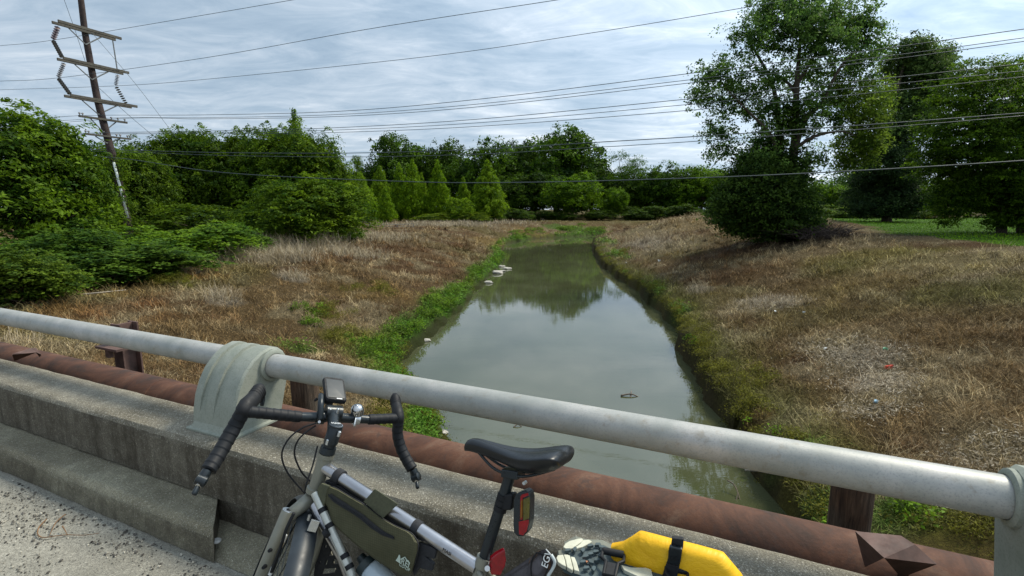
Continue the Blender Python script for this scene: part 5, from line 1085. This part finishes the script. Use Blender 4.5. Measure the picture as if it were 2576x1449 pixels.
for h_ in hol:
    vh = [bm.verts.new(q) for q in z6p(h_, .03)]; ed += [bm.edges.new((vh[i], vh[(i+1) % len(vh)])) for i in range(len(vh))]
bmesh.ops.triangle_fill(bm, use_beauty=True, edges=ed); bm.verts.index_update()
cg.add([q.co.copy() for q in bm.verts], [[v__.index for v__ in f.verts] for f in bm.faces]); bm.free()
o = cg.build('perforated_guard', RUB, bike); s_ = o.modifiers.new('thick', 'SOLIDIFY'); s_.thickness = .006; s_.offset = 0
# crank, chainring, pedals (below the picture)
b = MB(); b.tube([BB-BN*.045, BB+BN*.045], .02, 14); b.build('bottom_bracket', BLK, bike, smooth=True, auto=40)
for sg in (-1, 1):
    b = MB(); e = BB+BN*sg*.06+(V*.6-BZ*.8).normalized()*sg*.17; b.tube([BB+BN*sg*.05, e], [.013, .009], 10); ck = b.build('crank_arm', BLK, bike, smooth=True); b = MB(); b.box(e+BN*sg*.05, V*.045, BN*.04, BZ*.008); b.build('pedal', BLK, ck, bevel=.003)
b = MB(); b.tube([BB+BN*.046, BB+BN*.049], .085, 40); b.build('chainring', BLK, bike)
# seat post, saddle
b = MB(); b.tube([SC+sd_*.03, PT-sd_*.008], .0142, 18); b.build('seat_post', BLK, bike, smooth=True, auto=40)
def sad(k, cr):     # k: 0 nose to 1 rear; returns centre, half width, height profile
    return None
NS, RS = B(1172, 1112), B(1428, 1150); Xd = (RS-NS).normalized(); Sd = (BN-Xd*BN.dot(Xd)).normalized(); Ud = Xd.cross(Sd); Ud = Ud if Ud.z > 0 else -Ud
SLn = (RS-NS).length*1.0; rings = []
prof = [(.0, .008, -.012, .008), (.015, .017, -.003, .020), (.05, .0215, .005, .028), (.15, .023, .005, .032), (.30, .027, -.001, .034), (.45, .039, -.006, .038), (.58, .056, -.007, .044), (.70, .072, -.003, .052), (.82, .083, .005, .056), (.91, .085, .011, .052), (.965, .080, .011, .040), (.99, .068, .006, .024), (1.0, .054, -.002, .010)]
for (k, hw, zt, dp) in prof:
    c = NS+Xd*SLn*k+Ud*(zt-.004); ring = []
    for a in np.linspace(0, 2*math.pi, 33)[:-1]:
        x_, y_ = math.cos(a), math.sin(a)
        if y_ >= 0:
            h_ = (abs(1-abs(x_)**2.6)**.6)*.012*min(1, hw/.02); h_ -= .0065*math.exp(-(x_/.20)**2)*min(1, k*2.2)*(1 if k > .1 else .2)
            ring.append(c+Sd*x_*hw+Ud*h_)
        else: ring.append(c+Sd*x_*hw*(1-.22*abs(y_))+Ud*(y_*dp*(.55+.45*abs(x_)**.8)))
    rings.append(ring)
b = MB(); b.loft(rings); b.build('saddle', LEATH, bike, smooth=True, subsurf=1)
for sg in (-1, 1):
    b = MB(); b.tube(spline([NS+Xd*SLn*.16-Ud*.02+Sd*sg*.008, NS+Xd*SLn*.36-Ud*.05+Sd*sg*.02, NS+Xd*SLn*.62-Ud*.055+Sd*sg*.022, NS+Xd*SLn*.92-Ud*.025+Sd*sg*.03], 6), .0036, 8); b.build('saddle_rail', BLK, bike, smooth=True)
b = MB(); q = NS+Xd*SLn*.50-Ud*.055; b.box(q, Xd*.022, Sd*.026, Ud*.010); b.build('rail_clamp', BLK, bike, bevel=.003)
b = MB(); q = B(*Zs(868, 556), .01); b.tube([q-Sd*.008, q+Sd*.006], .0042, 8); b.build('clamp_bolt', SIL, bike)
# tail light and reflector on the seat post
LX = -V; Lc = B(*Zs(850, 790), -.012); poly = [(780, 870), (783, 690), (800, 640), (865, 615), (895, 632), (905, 680), (900, 850), (885, 920), (855, 955), (810, 955), (785, 925)]
fr = [B(*Zs(x, y), -.030) for x, y in poly]; b = MB(); b.prism(fr, BN*.034); lb_ = b.build('tail_light', BLK, bike, bevel=.003)
def face(pl, S_, mat, name, parent, th=.002, bev=0): m_ = MB(); m_.prism([B(*Zs(x, y), S_) for x, y in pl], BN*th); return m_.build(name, mat, parent, bevel=bev)
face([(835, 660), (845, 645), (888, 632), (896, 650), (852, 668), (850, 830), (832, 830)], -.0325, REDL, 'upper_lens', lb_)
face([(838, 690), (850, 686), (850, 810), (834, 822)], -.0335, AMB, 'amber_lens', lb_)
face([(856, 680), (900, 662), (903, 690), (897, 820), (856, 838)], -.0335, OLLENS, 'lens_window', lb_)
face([(822, 845), (850, 838), (895, 830), (893, 860), (880, 915), (855, 945), (825, 938)], -.0335, REDL, 'red_lens', lb_)
b = MB(); b.box(B(*Zs(752, 690), 0), (B(*Zs(790, 690), 0)-B(*Zs(715, 690), 0))/2, (B(*Zs(740, 640), 0)-B(*Zs(725, 760), 0))/2, BN*.014); b.build('light_bracket', RUB, bike, bevel=.004)
for (x, y) in ((712, 660), (700, 700), (688, 745)):
    q = B(*Zs(x, y)); b = MB(); b.tube([q-sd_*.006, q+sd_*.006], .0168, 16); b.build('light_band', RUB, bike, smooth=True, auto=40)
rfl = [(722, 1052), (730, 1130), (722, 1175), (690, 1240), (622, 1240), (612, 1190), (622, 1118), (660, 1085)]
b = MB(); b.prism([B(*Zs(x, y), -.022) for x, y in rfl], BN*.012+V*.01); rf_ = b.build('rear_reflector', REDL, bike, bevel=.002)
b = MB(); b.box(B(*Zs(600, 1150), -.004), V*.02, BN*.006, sd_*.008); b.tube([B(*Zs(590, 1190), -.03), B(*Zs(590, 1190), -.016)], .0065, 10); b.build('reflector_bracket', CHR, bike, smooth=True, auto=40)
# rear rack and rear fender
for sg in (-1, 1):
    b = MB(); b.tube([bk(.42, sg*.05, .66), bk(-.02, sg*.055, .66)], .006, 8); b.build('rack_rail', BLK, bike, smooth=True); b = MB(); b.tube([bk(.14, sg*.055, .655), RH+BN*sg*.068], .006, 8); b.build('rack_strut', BLK, bike, smooth=True)
b = MB(); b.prism([bk(.40, -.05, .668), bk(.0, -.055, .668), bk(.0, .055, .668), bk(.40, .05, .668)], BZ*.004); b.build('rack_deck', BLK, bike)
b = MB(); rings = []
for a in np.linspace(R(-10), R(170), 26):
    d = BZ*math.sin(a)-V*math.cos(a); rings.append([RH+d*(.352+.022-.014*abs(k)**2.2)+BN*.030*k for k in np.linspace(-1, 1, 9)]+[RH+d*(.352+.0195-.014*abs(k)**2.2)+BN*.029*k for k in np.linspace(1, -1, 9)])
b.loft(rings); b.build('rear_fender', FEND, bike, smooth=True, auto=50)

# ------------------------------------------------------------------ bags, bottle, sandal
OLV = M('olive_ripstop'); v_ = OLV.coord(); w1 = OLV.n('ShaderNodeTexWave'); w1.wave_type = 'BANDS'; w1.bands_direction = 'Z'; OLV.l(v_, w1.inputs[0]); w1.inputs['Scale'].default_value = 55; w2 = OLV.n('ShaderNodeTexWave'); w2.bands_direction = 'X'; OLV.l(v_, w2.inputs[0]); w2.inputs['Scale'].default_value = 55
g_ = OLV.math('MAXIMUM', OLV.ramp(w1.outputs[0], [(.8, 0.0), (.95, 1.0)]), OLV.ramp(w2.outputs[0], [(.8, 0.0), (.95, 1.0)])); a_ = OLV.noise(v_, 14, 5, .6)
OLV.col(OLV.mix(OLV.math('MULTIPLY', g_, .45), OLV.ramp(a_, [(.3, (.050, .050, .026)), (.7, (.085, .082, .045))]), (.028, .030, .015))).set(Roughness=.8, Specular_IOR_Level=.3).bump(OLV.noise(v_, 9, 4, .6), .7, .01); OLV = OLV.m
WEB = plain('black_webbing', (.012, .013, .016), .75, 0, .35, 60, .4); OWEB = plain('olive_webbing', (.065, .068, .038), .8, 0, .25, 90, .4)
fb = empty('frame_bag', B(940, 1330, -.02), 'olive green wedge shaped bag with black zip hanging under the bicycle top tube', 'frame bag')
fo = [(905, 885), (925, 865), (960, 885), (1010, 905), (1100, 960), (1190, 1010), (1290, 1090), (1380, 1140), (1460, 1175), (1490, 1200), (1515, 1245), (1515, 1290), (1495, 1370), (1475, 1440), (1450, 1449), (1400, 1440), (1280, 1370), (1140, 1265), (1020, 1160), (975, 1110), (950, 1020), (900, 950)]
def zb(l, S_, f=Z1): return [B(*f(x, y), S_) for x, y in l]
def inset(P_, k): c = sum(P_, Vector())/len(P_); return [q.lerp(c, k) for q in P_]
b = MB(); b.loft([inset(zb(fo, -.036), .07), inset(zb(fo, -.031), .015), zb(fo, -.020), zb(fo, .020), inset(zb(fo, .03), .05)]); b.build('bag_body', OLV, fb, smooth=True, auto=30)
pipe_ = zb(fo[1:13], -.024); b = MB(); b.tube(spline(pipe_, 4), .0022, 6); b.build('piping', WEB, fb, smooth=True)
zl = [(958, 955), (985, 985), (1030, 1015), (1090, 1050), (1150, 1090), (1220, 1150), (1290, 1195), (1366, 1222)]
up_ = [(975, 935), (1010, 960), (1060, 990), (1120, 1030), (1180, 1070), (1250, 1130), (1310, 1175), (1366, 1203)]; z_ = []
for i in range(len(zl)-1): z_.append([B(*Z1(*zl[i]), -.0368), B(*Z1(*zl[i+1]), -.0368), B(*Z1(*up_[i+1]), -.0368), B(*Z1(*up_[i]), -.0368)])
b = MB()
ring_ = [[B(*Z1(*zl[i]), -.0362), B(*Z1(*zl[i]), -.0382), B(*Z1(*up_[i]), -.0382), B(*Z1(*up_[i]), -.0362)] for i in range(len(zl))]; b.loft(ring_); zp_ = b.build('zip_flap', WEB, fb, smooth=True, auto=40)
b = MB(); b.tube(spline([B(*Z1(*q), -.039) for q in [(x-2, y-14) for x, y in zl]], 5), .0018, 6); b.build('zip', RUB, zp_, smooth=True)
tdir = (TT1-TT0).normalized()
def wrap(pa, wd_, mat, name, r_=.0195, parent=fb):
    c = pa-(pa-TT0)+tdir*((pa-TT0).dot(tdir)); b = MB(); b.tube([c-tdir*wd_/2, c-tdir*(wd_/2-.001), c+tdir*(wd_/2-.001), c+tdir*wd_/2], [r_-.001, r_, r_, r_-.001], 24); return b.build(name, mat, parent, smooth=True, auto=40)
wrap(B(*Z1(1035, 800)), .022, WEB, 'strap', .0215); wrap(B(*Z1(1510, 1145)), .021, WEB, 'strap', .0195); wrap(B(*Z1(1290, 990)), .062, OWEB, 'strap', .0225)
b = MB(); b.prism(zb([(1250, 905), (1395, 1000), (1300, 1088), (1180, 985)], -.024), -BN*.003); b.build('strap_flap', OWEB, fb, bevel=.001)
b = MB(); b.prism(zb([(925, 868), (975, 885), (960, 920), (948, 985), (940, 1010), (925, 990), (905, 940), (900, 900)], -.030), -BN*.008); b.build('front_strap', OWEB, fb, bevel=.002)
b = MB(); b.prism(zb([(940, 850), (1000, 870), (1110, 950), (1190, 990), (1180, 1010), (1080, 960), (1000, 905), (930, 868)], -.010), BN*.02); b.prism(zb([(1310, 1060), (1400, 1100), (1460, 1150), (1540, 1180), (1545, 1240), (1500, 1215), (1400, 1150), (1290, 1085)], -.010), BN*.02); b.build('velcro_strip', WEB, fb, bevel=.003)
b = MB(); b.prism(zb([(1515, 1240), (1600, 1270), (1628, 1290), (1615, 1345), (1560, 1330), (1610, 1375), (1600, 1420), (1520, 1400), (1490, 1449), (1480, 1420), (1500, 1330)], -.012), BN*.012); b.build('rear_strap', WEB, fb, bevel=.002)
# emblem: twin peaks and the word printed under them
def f8(l, S_=-.0375): return [B(*Z8(x, y), S_) for x, y in l]
em = MB(); em.prism(f8([(770, 985), (792, 1010), (795, 1070), (800, 1180), (695, 1110), (735, 1060)]), -BN*.0008); em.prism(f8([(800, 1075), (900, 1028), (935, 1095), (968, 1108), (985, 1130), (992, 1180), (975, 1265), (962, 1262), (978, 1178), (972, 1135), (948, 1118), (925, 1110), (898, 1050), (808, 1100)]), -BN*.0008)
o = em.build('peak_emblem', plain('reflective_print', (.42, .50, .43), .5, 0, .05, 20), fb)
xe = B(*Z8(960, 1210), -.0375)-B(*Z8(830, 1130), -.0375); ye = B(*Z8(850, 1060), -.0375)-B(*Z8(830, 1200), -.0375)
lm = bpy.data.materials['reflective_print']
lettering('REI', B(*Z8(902, 1172), -.0380), xe, ye, .0205, lm, 'emblem_lettering', fb, .0004); lettering('CO-OP', B(*Z8(885, 1262), -.0380), xe, ye, .0105, lm, 'emblem_lettering', fb, .0004)
lettering('MASI', B(*Z8(1800, 930), -.0172), tdir*1, BZ, .012, RUB, 'tube_lettering', bike, .0004)
# bottle under the bag
bt = empty('water_bottle', B(*Z1(1240, 1449), .0), 'clear plastic water bottle with dark cap held under the frame bag', 'bottle')
bc0, bc1 = B(*Z1(1150, 1360), .0), B(*Z1(1330, 1500), .0); dv = (B(*Z1(1165, 1330), 0)-B(*Z1(1420, 1640), 0)).normalized()
c0 = B(*Z1(1215, 1400), .005); CLEAR = M('clear_bottle'); CLEAR.col((.55, .66, .74)).set(Roughness=.15, Specular_IOR_Level=.6, Transmission_Weight=.35); CLEAR = CLEAR.m
b = MB(); b.tube([c0, c0-dv*.008, c0-dv*.03, c0-dv*.17, c0-dv*.18], [.028, .034, .036, .036, .03], 26); b.build('bottle_body', CLEAR, bt, smooth=True, auto=50)
b = MB(); b.tube([c0+dv*.0, c0+dv*.020, c0+dv*.024, c0+dv*.042], [.031, .031, .014, .012], 24); b.build('bottle_cap', plain('dark_cap', (.012, .022, .024), .5, 0, .2, 20), bt, smooth=True, auto=40)
# grey saddle-side bag with brown zip edge, strapped on the rack
gb = empty('tool_bag', B(*Z9(700, 1449), .02), 'small grey brown zipped bag with white lettering beside the red reflector', 'bag')
GREY = plain('grey_fabric', (.085, .080, .090), .85, 0, .25, 60, .3); BRN = plain('brown_zip', (.135, .075, .045), .7, 0, .3, 80, .4)
endf = [(880, 950), (940, 950), (985, 985), (1020, 1060), (1080, 1160), (1082, 1230), (1040, 1330), (960, 1449), (880, 1520), (830, 1449), (800, 1350), (790, 1230), (800, 1130), (830, 1030)]
ef = [B(*Z9(x, y), -.075) for x, y in endf]; ax2 = (B(*Z9(330, 1330), -.075)-B(*Z9(880, 960), -.075)); ax2 = ax2.normalized()
b = MB(); b.loft([inset(ef, .10), [q+ax2*.006 for q in inset(ef, .03)], [q+ax2*.02 for q in ef], [q+ax2*.13 for q in ef], [q+ax2*.14 for q in inset(ef, .15)]]); b.build('bag_body', GREY, gb, smooth=True, auto=35)
b = MB(); b.loft([[q+ax2*s_ for q in inset(ef, k)] for s_, k in ((.012, -.012), (.016, -.028), (.030, -.028), (.034, -.012))], cap=False); b.build('zip_edge', BRN, gb, smooth=True)
b = MB(); b.tube([q+ax2*.023 for q in inset(ef, -.034)]+[ef[0]+ax2*.023], .0018, 6); b.build('zip', RUB, gb, smooth=True)
b = MB(); b.tube(spline([q+ax2*.002 for q in inset(ef, .02)[3:8]], 4), .0035, 8); b.build('reflective_piping', plain('pale_piping', (.45, .50, .50), .4), gb, smooth=True)
xl_ = B(*Z9(965, 1010), -.078)-B(*Z9(885, 1290), -.078); lettering('EGV', B(*Z9(925, 1150), -.079)-ax2*.001, xl_, B(*Z9(880, 1130), -.078)-B(*Z9(970, 1160), -.078), .021, WHT, 'lettering', gb, .0006)
# sandal / shoe lying sole up on the rack
sh = empty('trail_sandal', B(*Zs(1500, 1245), .05), 'hiking sandal tied on sole up, grey blue lugged sole with cream heel blocks', 'sandal')
SOLE = plain('sole_rubber', (.050, .075, .082), .7, 0, .25, 30, .3); CREAM = plain('cream_rubber', (.50, .50, .40), .7, 0, .15, 30, .2)
def P0_(x, y, z=.70): return atz(*Zs(x, y), z)
so = [(1165, 1030), (1250, 985), (1330, 1010), (1450, 1015), (1500, 1040), (1590, 1075), (1680, 1100), (1800, 1130), (1880, 1165), (1960, 1185), (2080, 1215), (2200, 1300), (2150, 1420), (1900, 1430), (1500, 1330), (1300, 1250), (1160, 1190), (1110, 1130), (1120, 1095), (1185, 1085)]
b = MB(); b.prism([P0_(x, y, .700) for x, y in so], (0, 0, -.012)); b.build('sole', SOLE, sh, bevel=.002)
b = MB(); b.loft([[P0_(x, y, .688) for x, y in so], [P0_(x, y, .655)+Vector((.0, .02, 0)) for x, y in so]]); b.build('footbed', plain('footbed', (.16, .17, .14), .8, 0, .2, 20), sh)
for pl in ([(1150, 1030), (1165, 1005), (1195, 985), (1225, 978), (1260, 968), (1290, 965), (1300, 980), (1260, 1010), (1215, 1040), (1175, 1045)], [(1268, 1012), (1300, 978), (1340, 975), (1365, 990), (1340, 1005), (1290, 1030), (1235, 1045), (1222, 1042)],
           [(1100, 1110), (1110, 1090), (1150, 1085), (1165, 1130), (1172, 1175), (1140, 1160), (1112, 1140)], [(1153, 1085), (1180, 1085), (1200, 1092), (1225, 1190), (1215, 1200), (1178, 1178), (1170, 1130)], [(1205, 1100), (1235, 1105), (1250, 1140), (1270, 1210), (1232, 1200), (1222, 1160)],
           [(1575, 1160), (1650, 1180), (1760, 1182), (1800, 1195), (1812, 1245), (1700, 1245), (1600, 1200)], [(1800, 1150), (1850, 1165), (1900, 1175), (1880, 1195), (1820, 1175)]):
    b = MB(); b.prism([P0_(x, y, .709) for x, y in pl], (0, 0, -.010)); b.build('cream_block', CREAM, sh, bevel=.0015)
rn = random.Random(8)
for (x, y) in ((1180, 1065), (1230, 1062), (1290, 1068), (1345, 1030), (1400, 1022), (1425, 1045), (1310, 1110), (1345, 1092), (1385, 1075), (1290, 1150), (1350, 1155), (1395, 1135), (1420, 1105), (1440, 1075), (1315, 1195), (1370, 1205), (1610, 1090), (1655, 1130), (1680, 1110), (1725, 1150), (1750, 1130), (1615, 1120), (1790, 1140), (2040, 1225), (2090, 1250), (1960, 1240)):
    b = MB(); c = P0_(x, y, .705); a = rn.choice((.3, 1.2, 2.0)); e1 = Vector((math.cos(a), math.sin(a), 0)); e2 = Vector((-e1.y, e1.x, 0)); L_ = .0085
    b.prism([c-e1*L_-e2*.004, c+e2*.004-e1*L_*.2, c+e1*L_+e2*.001, c+e1*L_-e2*.005, c+e2*-.006], (0, 0, .007)); b.build('tread_lug', SOLE, sh, bevel=.0008)
b = MB(); b.ball(P0_(1315, 1140, .704), .005, 10, 6, (1.4, .8, .4)); b.build('orange_mark', plain('orange_dot', (.45, .16, .06), .6), sh, smooth=True)
for (x, y, s_) in ((1520, 1085, 1.0), (1990, 1210, .9)):
    bk_ = MB(); c = P0_(x, y, .722); dx_ = (P0_(x+60, y+12, .722)-c).normalized(); dy_ = Vector((-dx_.y, dx_.x, 0))
    bk_.tube([c-dx_*.024*s_+dy_*.006, c+dx_*.024*s_+dy_*.006], .0085*s_, 14); o = bk_.build('buckle_roller', RUB, sh, smooth=True, auto=40)
    bk_ = MB(); fr_ = [c-dx_*.026*s_+dy_*.012, c+dx_*.026*s_+dy_*.012, c+dx_*.026*s_-dy_*.018, c+dx_*.014*s_-dy_*.030, c+dx_*.012*s_-dy_*.075, c-dx_*.014*s_-dy_*.075, c-dx_*.014*s_-dy_*.030, c-dx_*.026*s_-dy_*.018]
    bk_.tube(fr_+[fr_[0]], .0042, 8); bk_.prism([fr_[3], fr_[4], fr_[5], fr_[6]], (0, 0, -.004)); bk_.build('strap_buckle', RUB, sh, smooth=True, auto=40)
# yellow pannier behind
pn = empty('yellow_pannier', atu(*Z5(1400, 859), 1.16)-Z3*.4, 'bright yellow waterproof roll top pannier bag with black buckle strap beside the parapet', 'pannier')
YEL = M('yellow_tarpaulin'); v_ = YEL.coord(); a_ = YEL.noise(v_, 7, 5, .6, .8); YEL.col(YEL.ramp(a_, [(.3, (.66, .35, .005)), (.6, (.80, .455, .006)), (.8, (.84, .52, .04))])).set(Roughness=.5, Specular_IOR_Level=.35).bump(a_, .5, .02); YEL = YEL.m
yo = [(430, 410), (600, 380), (720, 310), (840, 228), (880, 228), (1100, 285), (1320, 345), (1500, 385), (1700, 435), (2040, 530), (2090, 550), (2200, 680), (2350, 859), (2480, 1080), (2450, 1500), (600, 1100), (420, 700)]
PUu = 1.13
def yp(k, du, dz=0, c_=None):
    P_ = [atu(*Z5(x, y), PUu) for x, y in yo]; P_ = inset(P_, k); return [q+N*du+Z3*dz for q in P_]
b = MB(); b.loft([yp(.09, -.022, -.012), yp(.03, -.013, -.004), yp(0, 0), yp(.0, .014, -.002), yp(.02, .05, -.04), yp(.06, .10, -.12)]); b.build('bag_body', YEL, pn, smooth=True, auto=50)
def pb_(x, y, du): return atu(*Z5(x, y), PUu+du)
b = MB(); b.prism([pb_(x, y, -.024) for x, y in ((1330, 300), (1500, 320), (1490, 470), (1310, 430))], N*.012); b.build('strap', WEB, pn, bevel=.002)
b = MB(); b.prism([pb_(x, y, -.036) for x, y in ((1290, 425), (1480, 465), (1478, 520), (1460, 650), (1440, 720), (1250, 670), (1270, 600), (1275, 500))], N*.012); bu = b.build('buckle', BLK, pn, bevel=.003)
for sx in (0, 55):
    b = MB(); b.prism([pb_(x+sx, y, -.0375) for x, y in ((1320, 575), (1345, 580), (1340, 640), (1312, 632))], N*.002); b.build('buckle_slot', RUB, bu)
b = MB(); b.prism([pb_(x, y, -.030) for x, y in ((1250, 670), (1440, 720), (1400, 900), (1180, 880))], N*.010); b.build('lower_strap', WEB, pn, bevel=.002)
